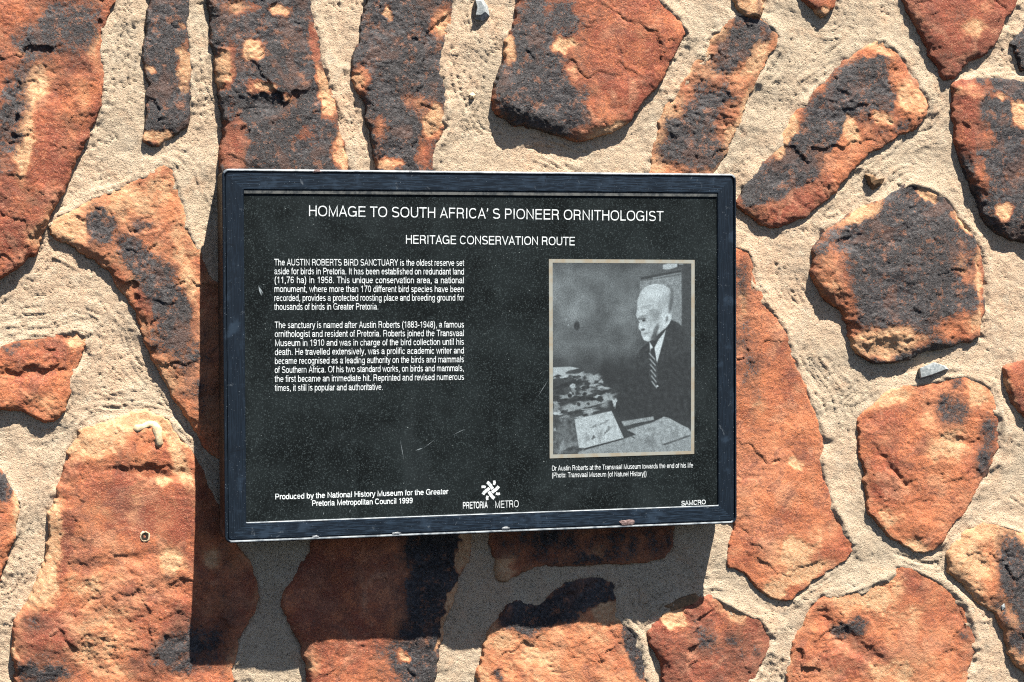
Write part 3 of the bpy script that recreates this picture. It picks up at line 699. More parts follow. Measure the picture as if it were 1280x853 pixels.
# opening of the frame, traced
(ol, ot), (or_, ob) = px(304.5, 235.5, 0), px(899.0, 631.5, 0)
(ol2, ob2) = px(308.3, 654.0, 0); (or2, ot2) = px(896.2, 243.0, 0)
OX0, OX1 = (ol + ol2) / 2, (or_ + or2) / 2; OY0, OY1 = (ot + ot2) / 2, (ob + ob2) / 2
def op(i, r): return rrect(OX0 + i, OY0 + i, OX1 - i, OY1 - i, r)
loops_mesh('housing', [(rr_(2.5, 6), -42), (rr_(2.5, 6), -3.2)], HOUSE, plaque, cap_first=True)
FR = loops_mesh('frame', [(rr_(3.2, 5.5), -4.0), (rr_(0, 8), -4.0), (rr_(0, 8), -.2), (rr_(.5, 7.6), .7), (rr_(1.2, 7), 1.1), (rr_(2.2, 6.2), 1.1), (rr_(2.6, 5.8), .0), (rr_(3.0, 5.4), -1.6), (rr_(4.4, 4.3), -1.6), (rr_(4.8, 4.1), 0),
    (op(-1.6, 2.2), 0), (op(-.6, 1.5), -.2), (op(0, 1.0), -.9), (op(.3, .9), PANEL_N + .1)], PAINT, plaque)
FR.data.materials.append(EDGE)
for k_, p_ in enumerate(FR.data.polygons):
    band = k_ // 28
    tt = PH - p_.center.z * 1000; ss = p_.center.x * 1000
    if (band in (2, 3, 4) and tt < 5) or (band in (4, 5, 6) and tt > PH - 5 and 6 < ss < PW - 6) or (band in (11, 12) and tt > OY1 - 3): p_.material_index = 1  # pale paint on upward lips only, painting in their sunlit lines
loops_mesh('retaining_strip', [(rrect(OX0 + .5, OY0 + .5, OX1 - .5, OY0 + 4.4, .3), PANEL_N + .02), (rrect(OX0 + .5, OY0 + .5, OX1 - .5, OY0 + 4.4, .3), PANEL_N + 1.5)], STRIP, plaque, cap_last=True)
PANEL_OB = loops_mesh('panel', [(rr_(8, 3), PANEL_N - 2), (rr_(8, 3), PANEL_N)], PANEL, plaque, cap_last=True)

def flat_mesh(name, polys, n_, mat, parent, label=None):
    V = []; Fc = []
    for pl in polys:
        b0 = len(V)
        for s, t in pl: V.append(loc(s, t, n_))
        Fc.append(list(range(b0, len(V))))
    return link(name, mesh_py(name, V, Fc), mat, parent, False, label)

# ---- lettering: a monoline grotesque drawn as strokes
def arc(cx, cy, rx, ry, a0, a1, n=10, e=2.35):
    out = []
    for k in range(n + 1):
        a = math.radians(a0 + (a1 - a0) * k / n); c, s = math.cos(a), math.sin(a)
        out.append((cx + rx * math.copysign(abs(c) ** (2 / e), c), cy + ry * math.copysign(abs(s) ** (2 / e), s)))
    return out
ADV = dict(zip('ABCDEFGHIJKLMNOPQRSTUVWXYZ', (667,667,722,722,667,611,778,722,278,500,667,556,833,722,778,667,778,722,667,611,722,667,944,667,667,611)))
ADV.update(dict(zip('abcdefghijklmnopqrstuvwxyz', (556,556,500,556,556,278,556,556,222,222,500,222,833,556,556,556,556,333,500,278,556,500,722,500,500,500))))
ADV.update({c: 556 for c in '0123456789'}); ADV.update({'.': 278, ',': 278, ':': 278, '(': 333, ')': 333, '-': 333, "'": 222, ' ': 278})
HS = .06                                     # half a stroke, in cap heights
XH = .73
def glyph(ch):
    w = ADV[ch] / 718.0; t, b = 1 - HS, HS; m = w / 2; l, r = .165, w - .155; x = XH; xt = XH - HS
    lo = .135; ro = w - .135               # lower case stems
    G = {
     'A': lambda: [[(.075,0),(m,.985),(w-.075,0)], [(.21,.31),(w-.21,.31)]],
     'B': lambda: [[(l,0),(l,1)], [(l,t),(.50,t)]+arc(.50,.735,.225,.205,90,-90)[1:-1]+[(.50,.53),(l,.53)], [(.52,.53)]+arc(.52,.295,.265,.235,90,-90)+[(l,b)]],
     'C': lambda: [arc(m,.5,m-.12,.5-HS,38,322,22)],
     'D': lambda: [[(l,b),(l,t),(.45,t)]+arc(.45,.5,w-.58,.5-HS,90,-90,14)[1:-1]+[(.45,b),(l,b)]],
     'E': lambda: [[(l,0),(l,1)], [(l,t),(w-.08,t)], [(l,.53),(w-.12,.53)], [(l,b),(w-.07,b)]],
     'F': lambda: [[(l,0),(l,1)], [(l,t),(w-.07,t)], [(l,.51),(w-.14,.51)]],
     'G': lambda: [arc(m,.5,m-.12,.5-HS,38,345,22), [(m+.04,.47),(w-.15,.47),(w-.15,0)]],
     'H': lambda: [[(l,0),(l,1)], [(r,0),(r,1)], [(l,.53),(r,.53)]],
     'I': lambda: [[(m,0),(m,1)]],
     'J': lambda: [[(r,1),(r,.3)]+arc((r+.1)/2,.3,(r-.1)/2,.24,0,-180,10)[1:]],
     'K': lambda: [[(l,0),(l,1)], [(w-.1,1),(l+.02,.38)], [(.37,.56),(w-.08,0)]],
     'L': lambda: [[(l,1),(l,b),(w-.06,b)]],
     'M': lambda: [[(l,0),(l,.97),(m,.06),(r,.97),(r,0)]],
     'N': lambda: [[(l,0),(l,.95),(r,.05),(r,1)]],
     'O': lambda: [arc(m,.5,m-.115,.5-HS,0,360,28)],
     'P': lambda: [[(l,0),(l,1)], [(l,t),(.53,t)]+arc(.53,.695,.255,.245,90,-90)[1:-1]+[(.53,.45),(l,.45)]],
     'Q': lambda: [arc(m,.5,m-.115,.5-HS,0,360,28), [(.62,.24),(w-.1,-.03)]],
     'R': lambda: [[(l,0),(l,1)], [(l,t),(.56,t)]+arc(.56,.715,.255,.225,90,-90)[1:-1]+[(.56,.49),(l,.49)], [(.56,.47)]+[(.72,.46),(.78,.36),(.80,.12),(.86,0)]],
     'S': lambda: [arc(m,.725,m-.15,.215,25,180,10)+[(.17,.62),(.26,.545),(m,.50),(w-.24,.445),(w-.135,.37)]+arc(m,.275,m-.125,.215,0,-155,12)],
     'T': lambda: [[(m,0),(m,t)], [(.03,t),(w-.03,t)]],
     'U': lambda: [[(l,1),(l,.36)]+arc(m,.36,m-l,.30,180,360,12)[1:-1]+[(r,.36),(r,1)]],
     'V': lambda: [[(.07,1),(m,.02),(w-.07,1)]],
     'W': lambda: [[(.07,1),(.36,.03),(m,.95),(w-.36,.03),(w-.07,1)]],
     'X': lambda: [[(.08,1),(w-.07,0)], [(w-.08,1),(.07,0)]],
     'Y': lambda: [[(.07,1),(m,.42),(w-.07,1)], [(m,.42),(m,0)]],
     'Z': lambda: [[(.08,t),(w-.1,t),(.1,b),(w-.07,b)]],
     'a': lambda: [[(.11,.52)]+arc(.36,.52,.23,.155,165,20,9)[1:]+[(.60,.5),(.60,.15),(.63,.05),(.72,.04)], [(.60,.42),(.34,.37)]+arc(.32,.21,.215,.155,100,270,9)[1:]+[(.45,.08),(.60,.24)]],
     'b': lambda: [[(lo,0),(lo,1)], arc(.40,.345,.25,.305,180,-180,22)],
     'c': lambda: [arc(m,.345,.245,.325-.02,38,322,18)],
     'd': lambda: [[(ro,0),(ro,1)], arc(w-.40,.345,.25,.305,0,360,22)],
     'e': lambda: [[(.12,.385),(w-.12,.385)]+arc(m,.365,.265,.305,4,320,20)[1:]],
     'f': lambda: [[(.17,0),(.17,.80)]+arc(.31,.80,.14,.145,180,95,6)[1:]+[(.37,.945)], [(.02,.67),(.36,.67)]],
     'g': lambda: [[(ro,x),(ro,-.06)]+arc(w-.40,-.06,.265,.165,0,-160,10)[1:], arc(w-.40,.36,.25,.29,0,360,22)],
     'h': lambda: [[(lo,0),(lo,1)], [(lo,.42)]+arc(m,.42,ro-m,.25,180,0,12)[1:]+[(ro,0)]],
     'i': lambda: [[(m,0),(m,x)], [(m,.87),(m,1)]],
     'j': lambda: [[(m+.02,x),(m+.02,-.12)]+arc(m-.08,-.12,.1,.11,0,-90,5)[1:], [(m+.02,.87),(m+.02,1)]],
     'k': lambda: [[(lo,0),(lo,1)], [(w-.08,x),(lo+.02,.25)], [(.30,.42),(w-.05,0)]],
     'l': lambda: [[(m,0),(m,1)]],
     'm': lambda: [[(lo,0),(lo,x)], [(lo,.44)]+arc((lo+m)/2,.44,(m-lo)/2,.235,180,0,10)[1:]+[(m,0)], [(m,.44)]+arc((ro+m)/2,.44,(m-lo)/2,.235,180,0,10)[1:]+[(ro,0)]],
     'n': lambda: [[(lo,0),(lo,x)], [(lo,.42)]+arc(m,.42,ro-m,.25,180,0,12)[1:]+[(ro,0)]],
     'o': lambda: [arc(m,.365,m-.11,.31,0,360,24)],
     'p': lambda: [[(lo,-.29),(lo,x)], arc(.40,.365,.25,.305,180,-180,22)],
     'q': lambda: [[(ro,-.29),(ro,x)], arc(w-.40,.365,.25,.305,0,360,22)],
     'r': lambda: [[(lo,0),(lo,x)], [(lo,.42)]+arc(.34,.42,.20,.25,180,80,7)[1:]+[(.45,.665)]],
     's': lambda: [arc(m,.53,.205,.145,25,180,8)+[(.16,.46),(.25,.40),(m,.37),(w-.22,.325),(w-.13,.26)]+arc(m,.205,.225,.15,0,-155,9)],
     't': lambda: [[(.18,.92),(.18,.15)]+arc(.28,.15,.10,.10,180,270,5)[1:]+[(.36,.055)], [(.03,.67),(.36,.67)]],
     'u': lambda: [[(ro,0),(ro,x)], [(lo,x),(lo,.31)]+arc(m,.31,ro-m,.25,180,360,12)[1:]],
     'v': lambda: [[(.05,x),(m,.02),(w-.05,x)]],
     'w': lambda: [[(.05,x),(.29,.03),(m,.68),(w-.29,.03),(w-.05,x)]],
     'x': lambda: [[(.06,x),(w-.05,0)], [(w-.06,x),(.05,0)]],
     'y': lambda: [[(.05,x),(m+.01,.03)], [(w-.05,x),(m-.03,-.14),(m-.12,-.225),(.10,-.225)]],
     'z': lambda: [[(.07,xt),(w-.09,xt),(.08,b),(w-.06,b)]],
     '0': lambda: [arc(m,.5,.265,.5-HS,0,360,26)],
     '1': lambda: [[(.46,0),(.46,.985)], [(.45,.83),(.17,.76)]],
     '2': lambda: [[(.12,.64)]+arc(m,.68,.255,.26,170,-20,12)[1:]+[(.56,.46),(.25,.25),(.13,b),(w-.09,b)]],
     '3': lambda: [arc(m-.01,.725,.23,.215,160,-80,12)+[(.31,.52)], [(.36,.52)]+arc(m-.01,.285,.265,.23,80,-160,12)],
     '4': lambda: [[(w-.09,.25),(.08,.25),(.53,.96),(.53,0)]],
     '5': lambda: [[(.62,t),(.22,t),(.15,.50)]+arc(m-.01,.32,.265,.265,130,-155,14)],
     '6': lambda: [arc(m,.31,.255,.25,0,360,22), [(.14,.33),(.15,.62)]+arc(m+.02,.66,.25,.28,170,30,10)[1:]],
     '7': lambda: [[(.08,t),(.66,t),(.40,.45),(.30,0)]],
     '8': lambda: [arc(m,.735,.215,.205,0,360,20), arc(m,.285,.26,.225,0,360,22)],
     '9': lambda: [arc(m,.69,.255,.25,0,360,22), [(.635,.67),(.625,.38)]+arc(m-.02,.34,.25,.28,-10,-150,10)[1:]],
     '.': lambda: [[(m,0),(m,.13)]], ',': lambda: [[(m+.02,.13),(m+.02,0),(m-.05,-.14)]], ':': lambda: [[(m,0),(m,.13)], [(m,.58),(m,.71)]],
     '(': lambda: [[(.40,1.03),(.22,.75),(.17,.37),(.22,0),(.40,-.28)]], ')': lambda: [[(.06,1.03),(.24,.75),(.29,.37),(.24,0),(.06,-.28)]],
     '-': lambda: [[(.05,.35),(.41,.35)]], "'": lambda: [[(m+.03,1),(m+.03,.84),(m-.05,.70)]], ' ': lambda: [],
    }
    return G[ch](), w

def ribbon(pts, hw):
    """polyline to a mitred strip; returns left and right rows"""
    closed = len(pts) > 3 and abs(pts[0][0] - pts[-1][0]) < 1e-6 and abs(pts[0][1] - pts[-1][1]) < 1e-6
    P = [pts[0]]
    for p in pts[1:]:
        if abs(p[0] - P[-1][0]) + abs(p[1] - P[-1][1]) > 1e-4: P.append(p)
    if closed and len(P) > 1 and abs(P[0][0] - P[-1][0]) + abs(P[0][1] - P[-1][1]) < 1e-4: P.pop()
    n = len(P); L = []; R = []
    for i in range(n):
        a = P[i - 1] if (i or closed) else None; c = P[(i + 1) % n] if (i < n - 1 or closed) else None
        def nrm(p, q):
            dx, dy = q[0] - p[0], q[1] - p[1]; d = math.hypot(dx, dy) or 1; return (-dy / d, dx / d)
        if a is None: nx, ny = nrm(P[i], c); k = 1
        elif c is None: nx, ny = nrm(a, P[i]); k = 1
        else:
            n1 = nrm(a, P[i]); n2 = nrm(P[i], c); nx, ny = n1[0] + n2[0], n1[1] + n2[1]
            d = math.hypot(nx, ny)
            if d < .2: nx, ny = n1; k = 1
            else: nx, ny = nx / d, ny / d; k = min(1 / max(.25, (nx * n1[0] + ny * n1[1])), 1.9)
        L.append((P[i][0] + nx * hw * k, P[i][1] + ny * hw * k)); R.append((P[i][0] - nx * hw * k, P[i][1] - ny * hw * k))
    return L, R, closed

class Letters:
    """collects text lines and links them as ONE mesh"""
    def __init__(s): s.V = []; s.F = []; s.k = 0
    def strokes(s, sts, fx, hw):
        for st in sts:
            L, R, closed = ribbon(st, hw); n = len(L); b = len(s.V)
            z = PANEL_N + .12 + .03 * (s.k % 5); s.k += 1
            for p in L + R: s.V.append(loc(*fx(*p), z))
            for i in range(n if closed else n - 1):
                j = (i + 1) % n
                s.F.append([b + i, b + j, b + n + j, b + n + i])
    def line(s, text, p0, p1, cap, hw=HS, serif=False, space=None, mx=.79):
        """text fitted between two traced baseline points; the words are spread like the justified setting"""
        (s0, t0), (s1, t1) = px(*p0), px(*p1)
        W = math.hypot(s1 - s0, t1 - t0); dx, dy = (s1 - s0) / W, (t1 - t0) / W
        words = text.split(' ')
        nat = [sum(ADV[c] for c in wd) / 718.0 for wd in words]
        gaps = len(words) - 1
        # letters take the nominal width, spaces take the rest; when tight both squeeze
        sx = cap
        if space is None:
            sx = cap * (W / cap) / (sum(nat) + gaps * .387)
            sx = min(max(sx, .60 * cap), mx * cap)
        else: sx = cap * space
        gap = (W - sum(nat) * sx) / gaps if gaps else 0
        if gaps == 0: sx = W / nat[0]
        x = 0
        for wd, nw in zip(words, nat):
            for ch in wd:
                sts, w = glyph(ch)
                f = lambda gx, gy, x=x: (s0 + (x + gx * sx) * dx + gy * cap * dy * 0 + (gy * cap) * dy, t0 + (x + gx * sx) * dy - (gy * cap) * dx)
                s.strokes(sts, f, hw)
                if serif: s.serifs(ch, w, f)
                x += w * sx
            x += gap
    def serifs(s, ch, w, f):
        l, r, m = .165, w - .155, w / 2
        feet = {'A': [(.075, 0), (w - .075, 0)], 'M': [(l, 0), (r, 0), (l, 1), (r, 1)], 'R': [(l, 0), (l, 1), (.86, 0)], 'S': [], 'C': [], 'O': []}[ch]
        for x, y in feet:
            yy = .04 if y == 0 else .96
            s.strokes([[(x - .14, yy), (x + .14, yy)]], f, .04)
        if ch == 'S': s.strokes([[(w - .16, .99), (w - .16, .70)], [(.14, .01), (.14, .30)]], f, .04)
        if ch == 'C': s.strokes([[(w - .14, .97), (w - .14, .68)]], f, .04)
    def build(s, name, mat=None, label=None):
        me = mesh_py(name, s.V, s.F)
        import bmesh
        bm = bmesh.new(); bm.from_mesh(me)
        for f in bm.faces:
            f.normal_update()
            if f.normal.y > 0: f.normal_flip()
        bm.to_mesh(me); bm.free()
        return link(name, me, mat or WHITE, plaque, False, label)

t = Letters(); t.line("HOMAGE TO SOUTH AFRICA' S PIONEER ORNITHOLOGIST", (385, 270.3), (829.5, 276.8), 12.4, .053, mx=.945); t.build('heading_text')
t = Letters(); t.line('HERITAGE CONSERVATION ROUTE', (506.5, 304.8), (719, 307.0), 10.2, .058, mx=.87); t.build('subheading_text')
XL, XR = 342.6, 580.2
t = Letters()
P1 = [("The AUSTIN ROBERTS BIRD SANCTUARY is the oldest reserve set", 332.0, 332.6, XR), ("aside for birds in Pretoria. It has been established on redundant land", 343.1, 343.4, XR),
      ("(11,76 ha) in 1958. This unique conservation area, a national", 354.1, 354.3, XR), ("monument, where more than 170 different bird species have been", 365.3, 365.3, XR),
      ("recorded, provides a protected roosting place and breeding ground for", 376.5, 376.0, XR), ("thousands of birds in Greater Pretoria.", 387.6, 387.2, 473.4)]
for s_, a, b_, xr in P1: t.line(s_, (XL, a), (xr, b_), 7.6, .056)
t.build('paragraph_text')
t = Letters()
P2 = [("The sanctuary is named after Austin Roberts (1883-1948), a famous", 410.4, 409.6, XR), ("ornithologist and resident of Pretoria. Roberts joined the Transvaal", 421.6, 420.3, XR),
      ("Museum in 1910 and was in charge of the bird collection until his", 432.9, 431.2, XR), ("death. He travelled extensively, was a prolific academic writer and", 444.1, 442.0, XR),
      ("became recognised as a leading authority on the birds and mammals", 455.3, 453.0, XR), ("of Southern Africa. Of his two standard works, on birds and mammals,", 466.5, 464.0, XR),
      ("the first became an immediate hit. Reprinted and revised numerous", 477.8, 475.0, XR), ("times, it still is popular and authoritative.", 489.0, 487.6, 479.0)]
for s_, a, b_, xr in P2: t.line(s_, (XL + .6, a), (xr, b_), 7.6, .056)
t.build('paragraph_text')
t = Letters()
t.line('Produced by the National History Museum for the Greater', (343.6, 624.5), (560.4, 617.8), 6.5, .080, mx=.98)
t.line('Pretoria Metropolitan Council 1999', (389.6, 632.7), (516, 629.2), 6.5, .080, mx=.98)
t.build('credit_text')
t = Letters()
t.line('Dr Austin Roberts at the Transvaal Museum towards the end of his life', (689.6, 588.6), (866.4, 584.6), 6.0, .054)
t.line('(Photo: Transvaal Museum (of Naturel History))', (689.6, 597.2), (808.4, 595.2), 6.0, .054)
t.build('caption_text')
t = Letters(); t.line('SAMCRO', (851.5, 632.2), (882.3, 630.4), 5.6, .07, serif=True); t.build('maker_text')
t = Letters()
t.line('PRETORIA', (578.3, 636.2), (609.6, 635.2), 7.9, .075); t.line('METRO', (618.4, 635.4), (648.6, 634.2), 8.6, .05)
# woven pinwheel emblem above the two words
es, et = px(613.4, 613.1)
Q = 1 / 14.22 * 1.0
for k in range(4):
    a = math.radians(90 * k); c, s_ = math.cos(a), math.sin(a)
    f = lambda gx, gy, c=c, s_=s_: (es + (gx * c - gy * s_) * Q, et + (gx * s_ + gy * c) * Q)
    t.strokes([[(-64, -140), (-38, -122), (-8, -88), (14, -52), (36, -22)]], f, 27)
    t.strokes([[(62, -164), (68, -128), (56, -92)]], f, 21)
t.build('emblem')

# scratches and scuffs in the film of the panel
scr = []
def scratch(x0, y0, x1, y1, w):
    (a, b), (c, d) = px(x0, y0), px(x1, y1); L = math.hypot(c - a, d - b); nx, ny = -(d - b) / L * w / 2, (c - a) / L * w / 2
    scr.append([(a, b), ((a + c) / 2 + nx, (b + d) / 2 + ny), (c, d), ((a + c) / 2 - nx, (b + d) / 2 - ny)])
for q in [(519,563.5,529,560,1.1),(530,560,543,550,.4),(566,544,582,536,.4),(500,549,505,576,.5),(323,357,327,370,2.4),(325,360,329,368,1.2),(671,498,686,474,.4),(405,640,404,644,.7),(437,641,438,637,.8)]:
    scratch(*q)
for q in scr: flat_mesh('scratch_mark', [q], PANEL_N + .08, SCRATCH, PANEL_OB)

# ---- the printed portrait
def quad_px(pts): return [px(*p) for p in pts]
outer = quad_px([(686, 324), (868.2, 325.2), (867.6, 567.6), (687, 573.2)])
inner = quad_px([(690.6, 328.6), (864.0, 329.6), (863.6, 563.8), (691.2, 568.4)])
pic = bpy.data.objects.new('portrait_print', None)
def tone_mesh():
    nx, ny = 230, 312
    a = np.array(inner)                                     # tl tr br bl in plaque mm
    uu, vv = np.meshgrid(np.linspace(0, 1, nx), np.linspace(0, 1, ny))
    P = (a[0] * ((1 - uu) * (1 - vv))[..., None] + a[1] * (uu * (1 - vv))[..., None] + a[2] * (uu * vv)[..., None] + a[3] * ((1 - uu) * vv)[..., None])
    ip = np.array([(690.6, 328.6), (864.0, 329.6), (863.6, 563.8), (691.2, 568.4)])
    X = (ip[0] * ((1 - uu) * (1 - vv))[..., None] + ip[1] * (uu * (1 - vv))[..., None] + ip[2] * (uu * vv)[..., None] + ip[3] * ((1 - uu) * vv)[..., None])
    x, y = X[..., 0], X[..., 1]
    T = .39 - .19 * smooth(400, 470, y) + .09 * fbm(x / 30, y / 30, 3, 5) + .05 * smooth(760, 700, x)
    T = T - .12 * np.exp(-((y - 328) / 9) ** 2)
    def poly(pts, val, soft=.9, tex=.04, amt=1.0):
        nonlocal T
        m = smooth(-soft, soft, sdist(pts, x, y)) * amt
        T = T * (1 - m) + m * (val + tex * fbm(x / 5, y / 5, 3, val * 50))
    y_rough = True
    def ell(cx, cy, rx, ry, an, val, soft=.35, amt=1.0):
        nonlocal T
        q = math.radians(an); c, s_ = math.cos(q), math.sin(q)
        ea = ((x - cx) * c + (y - cy) * s_) / rx; eb = (-(x - cx) * s_ + (y - cy) * c) / ry
        d = np.sqrt(ea ** 2 + eb ** 2); th = np.arctan2(eb, ea)
        if y_rough and cy > 455: d = d * (1 + .20 * np.sin(3 * th + cx) + .14 * np.sin(5 * th + cy) + .1 * np.sin(8 * th + cx))
        m = smooth(1 + soft, 1 - soft, d) * amt
        T = T * (1 - m) + m * (val + .05 * fbm(x / 4, y / 4, 2, val * 70))
    poly([(852, 328), (866, 328), (866, 440), (852, 420)], .24, 1.5)
    poly([(799, 352), (851.5, 344), (851.5, 409), (838, 404), (820, 400), (800, 380)], .52, .8, .08)
    poly([(800, 347), (851, 337.5), (851, 340), (800, 350)], .22, .7); poly([(815, 347), (851, 340.5), (851, 342), (815, 349)], .50, .6)
    poly([(828, 331.5), (835, 329), (846.5, 329), (846, 334), (836, 337), (828, 337)], .70, .7)
    poly([(848, 329.5), (855, 329.5), (853, 331), (848, 331)], .6, .5)
    ell(720.5, 407.5, 3.4, 5.5, 0, .18); ell(707, 399.5, 1.4, 1.4, 0, .6); ell(710, 406.5, 1.2, 1.2, 0, .6)
    # dark suit
    poly([(838, 400), (848, 404), (858, 416), (866, 440), (866, 530), (795, 530), (775, 512), (772, 485), (786, 460), (800, 436), (812, 426), (828, 414)], .20, 1.2, .05)
    poly([(770, 470), (866, 440), (866, 524), (790, 530), (770, 515)], .17, 5, .05)
    # head turned to the left
    head = [(795.5,387),(796,376),(798.5,368),(803,361),(809.5,357),(819,354.6),(829,356),(836,361),(840,369),(841,378),(840,390),(838,400),(833,409),(829,412),(825,415),(821,419),(815,424.5),(809.5,427.2),(804,425.5),(800.8,419),(800.4,414),(797.4,411.6),(797,408),(799,403.5),(796,399),(794,394)]
    poly(head, .74, .8, .06)
    ell(826, 372, 9, 12, 0, .70, .7, .8); ell(806, 384, 8, 2.2, -12, .62, .6, .8); ell(812, 400, 5, 3, 10, .62, .6, .8); ell(800, 406, 2, 3, 0, .66, .6, .7); ell(812, 420, 6, 4, 20, .66, .7, .7)
    ell(824, 384, 4, 8, 10, .60, .7, .7); ell(803, 395.5, 5, 1.0, -14, .46, .5, .8)
    ell(838, 377, 3.2, 15, 4, .34, .5, .9); ell(834, 372, 4, 8, 10, .62, .6, .7)
    ell(815, 391, 6, 5, 0, .52, .6, .75); ell(820, 396, 4, 7, 20, .50, .6, .8)
    ell(802.5, 398.5, 4.6, 1.5, -8, .36, .5, .9); ell(804.5, 401.5, 3, 1.2, 0, .45, .5, .8); ell(797.5, 398.5, 1.3, 1.6, 0, .35, .5, .8)
    ell(803, 412.3, 2.6, 1.6, -10, .30, .5, .9); ell(806.5, 417, 5.0, .9, -8, .52, .5, .8)
    ell(819, 413, 2.6, 9, 22, .36, .5, .85); ell(812, 407, 2, 6, 25, .64, .6, .7)
    ell(817, 421, 3, 6, 35, .3, .5, .85); ell(807, 378, 5, 2.5, 0, .70, .6, .6); ell(812, 375, 4, 2, 0, .66, .6, .5)
    poly([(828.5, 396), (832, 392.5), (837.5, 392), (839, 397), (836.5, 404), (831, 410.5), (828, 410), (828, 402)], .80, .6)
    ell(833, 399, 1.6, 4.2, 15, .45, .5, .9)
    ell(804, 400.6, 2.0, 1.0, -5, .16, .4, .95); ell(799.5, 407, 1.6, 3.2, -20, .90, .4, .8); ell(806, 413.8, 3.4, 1.1, -12, .86, .4, .7); ell(807, 422.5, 3.5, 2.2, 0, .88, .5, .6)
    ell(818, 367, 12, 6, -10, .84, .8, .6); ell(830, 380, 5, 9, 0, .64, .8, .5)
    # shirt and striped tie
    poly([(811, 427), (816.5, 436), (823, 424), (831.5, 413), (829, 424), (824.5, 440), (820.5, 454), (818, 446), (814, 438), (812.2, 447)], .82, .7)
    poly([(812.5, 437), (817, 433.5), (820.5, 454), (822, 476), (817, 484), (811, 474), (809.5, 456)], .22, .7)
    for k in range(6):
        yy = 440 + k * 7; poly([(810 + k * .6, yy + 2), (811.5 + k * .6, yy + 1), (818.5 + k * .4, yy + 9), (818 + k * .4, yy + 11)], .58, .45, 0, .9)
    ell(821, 482.7, 1.3, 1.3, 0, .85)
    # specimens and papers on the table
    poly([(688, 540), (700, 520), (716, 522), (724, 565), (688, 570)], .34, 2, .14)
    poly([(691, 459.3), (712, 458.4), (724, 460.5), (710, 463.5), (700, 471), (691, 471.5)], .68, .6)
    for e in [(723,469.5,8.5,3.6,-6,.62),(740,473,8.8,5.4,-12,.60),(750.5,477,3,2,0,.6),(732,489,8.5,7.4,-20,.52),(741,481.5,7,1.5,-8,.6),(752.5,485,8,2.2,4,.6),(717,488,3,3.5,0,.5),(709,495.5,10,2.4,-4,.56),(748,502,16,6.4,-18,.56),(757,497.5,8,4,-10,.62),(767.5,503,2.4,5.2,8,.7),(728,506,9,4,15,.55),(715,510,14,4.6,-10,.58),(735,514,8,4.4,0,.6),(695,508,3.4,8,0,.5),(706,521,6,1.6,-10,.5),(752,487,3,1.5,0,.4),(760,494,3,3,0,.5),(724,521.5,5,1.2,-8,.6)]: ell(*e)
    for e in [(712,480,18,3.4,-15,.16),(726,498.5,14,2.2,-10,.16),(700,490,6,3,0,.18),(742,508,12,1.2,-14,.2),(756,481,4,1.3,0,.18),(716,515.5,12,1.6,-8,.2),(742,493,8,1.5,-14,.22)]: ell(*e)
    rp = random.Random(9)
    for q in range(46):
        yy = rp.uniform(468, 520); xr = 722 + (yy - 466) * .9 if yy < 502 else 752
        cx_ = rp.uniform(692, max(700, min(764, xr))); n_ = rp.randint(4, 6); w_ = rp.uniform(2, 7); h_ = rp.uniform(1, 3.2); an = rp.uniform(-.5, .1)
        pp = []
        for j in range(n_):
            t_ = 6.283 * (j + rp.uniform(-.25, .25)) / n_
            ax, ay = w_ * math.cos(t_), h_ * math.sin(t_); pp.append((cx_ + ax * math.cos(an) - ay * math.sin(an), yy + ax * math.sin(an) + ay * math.cos(an)))
        poly(pp, rp.choice((.12, .15, .2, .5, .62, .72)), .5, .1, .9)
    poly([(722, 566), (728, 562), (778, 549), (800, 541), (830, 556), (864, 540), (864, 566), (722, 570)], .56, .8, .07)
    poly([(782.6, 537.6), (815.5, 527.7), (829, 521), (836, 522.5), (845, 527.7), (861, 535.6), (864, 541), (862, 545), (827, 556), (800, 546)], .60, .8, .1)
    poly([(827, 555.5), (862, 543.5), (863, 545.5), (830, 557)], .28, .6, 0, .8); poly([(782, 540), (792, 547), (793, 549), (781, 541.5)], .25, .5, 0, .8)
    ell(812, 551, 6, 6, 0, .44, .6, .8); ell(840, 545, 5, 7, 30, .48, .6, .6); ell(806, 529, 8, 1.2, -12, .25, .5, .9)
    poly([(775.6, 527), (816, 520.6), (817, 525), (793, 529.5), (779, 533)], .56, .6, .08)
    poly([(717.5, 524), (763.6, 513.7), (779, 547.6), (730, 560.5), (723, 560)], .72, .6, .07)
    poly([(728, 563.5), (731, 560.6), (778, 548), (778, 549.2), (733, 561.8)], .15, .5, 0)
    for e in [(741,547,1.6,3,30,.36),(742,533,4,1.2,-30,.5),(758,539,5,1.1,-40,.46),(751,530,4,.8,-30,.5),(760,535,1.4,3,20,.5),(733,548,3,5,0,.58),(749,545,3,6,10,.6),(757,527,4,.8,-40,.5)]: ell(*e)
    ell(704, 545, 7, 12, 10, .40, .5, .7); ell(702, 560, 3, 8, 15, .6, .5, .7); ell(713, 556, 8, 3, -25, .52, .5, .8); ell(712, 561, 7, 1.6, -20, .2, .5, .8); ell(693.5, 537, 1.2, 2, 0, .65); ell(696, 530, 4, 5, 0, .22, .5, .7)
    pts = np.stack([P[..., 0] / 1000, np.full(x.shape, -(PANEL_N + .30) / 1000), (PH - P[..., 1]) / 1000], -1)
    me, used = grid_mesh('portrait_print', pts, np.ones(x.shape, bool))
    at_ = me.attributes.new('tone', 'FLOAT', 'POINT'); at_.data.foreach_set('value', np.clip(T, 0, 1).ravel().astype(np.float32))
    return me
bpy.data.objects.remove(pic)
pic = link('portrait_print', tone_mesh(), PRINT, plaque)
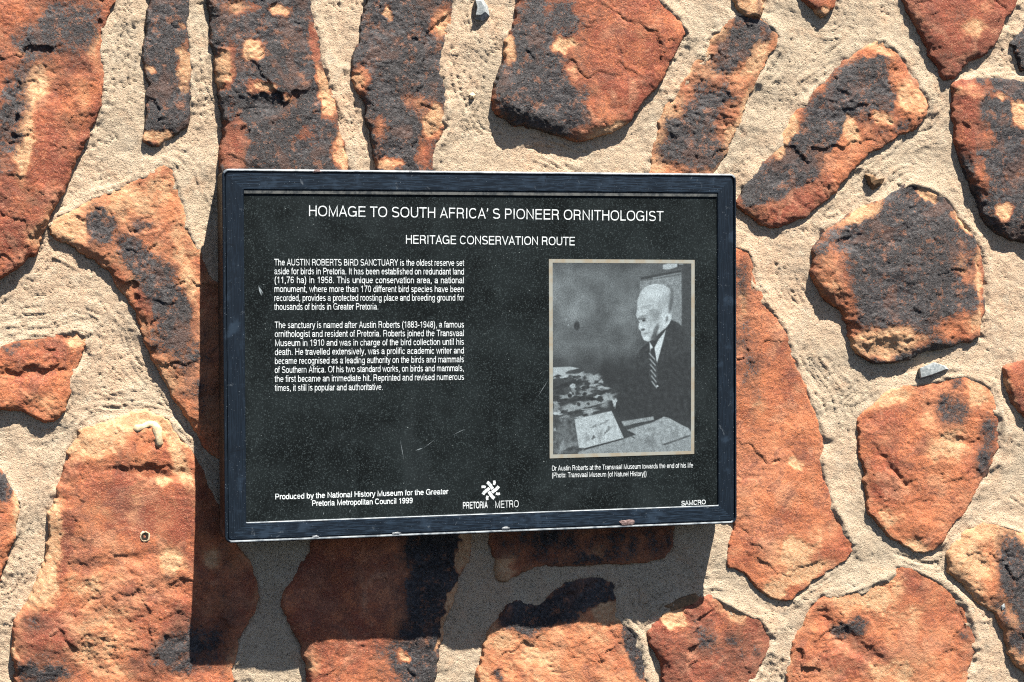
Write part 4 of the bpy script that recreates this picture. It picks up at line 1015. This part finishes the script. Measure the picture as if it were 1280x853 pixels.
V = [loc(s, t_, PANEL_N + .2) for s, t_ in outer] + [loc(s, t_, PANEL_N + .45) for s, t_ in outer] + [loc(s, t_, PANEL_N + .45) for s, t_ in inner] + [loc(s, t_, PANEL_N + .25) for s, t_ in inner]
Fc = []
for k in range(3):
    for i in range(4):
        j = (i + 1) % 4; Fc.append([k * 4 + j, k * 4 + i, (k + 1) * 4 + i, (k + 1) * 4 + j])
link('print_border', mesh_py('print_border', V, Fc), BORDER, pic)

# worn spots where the frame was fixed
def blob(name, x, y, rx, ry, n_, dep, mat, seed, label=None):
    rn = random.Random(seed); s0, t0 = px(x, y, 0); V = []; Fc = []; n = 14
    for q, d in ((1.0, 0), (.8, .5), (.45, .9)):
        for k in range(n):
            a = 2 * math.pi * k / n; w = q * (1 + rn.uniform(-.22, .22))
            V.append(loc(s0 + rx * w * math.cos(a), t0 + ry * w * math.sin(a), n_ + dep * d + rn.uniform(-.1, .1) * (q < 1)))
    V.append(loc(s0, t0, n_ + dep))
    for k in range(2):
        for i in range(n):
            j = (i + 1) % n; Fc.append([k * n + j, k * n + i, (k + 1) * n + i, (k + 1) * n + j])
    for i in range(n): Fc.append([2 * n + (i + 1) % n, 2 * n + i, 3 * n])
    o = link(name, mesh_py(name, V, Fc), mat, FRAME, False, label)
    import bmesh
    bm = bmesh.new(); bm.from_mesh(o.data)
    bmesh.ops.recalc_face_normals(bm, faces=bm.faces); bm.to_mesh(o.data); bm.free()
FRAME = [o for o in plaque.children if o.name.startswith('frame')][0]
blob('weld_spot', 394.5, 671.6, 5.0, 2.0, .2, 1.3, WELD, 1)
blob('weld_spot', 495.8, 667.2, 5.0, 2.2, .2, 1.3, WELD, 2)
blob('weld_spot', 632.5, 660.6, 5.0, 2.0, .2, 1.3, WELD, 3)
blob('weld_spot', 784, 653.6, 10.5, 3.6, .2, 1.4, RUST, 4, 'rusty weld spot on the bottom rail')
blob('weld_spot', 396, 214.2, 7.0, 1.9, .2, 1.3, RUST, 5)
blob('weld_spot', 513, 215.0, 3.5, 1.4, .2, 1.2, WELD, 6)
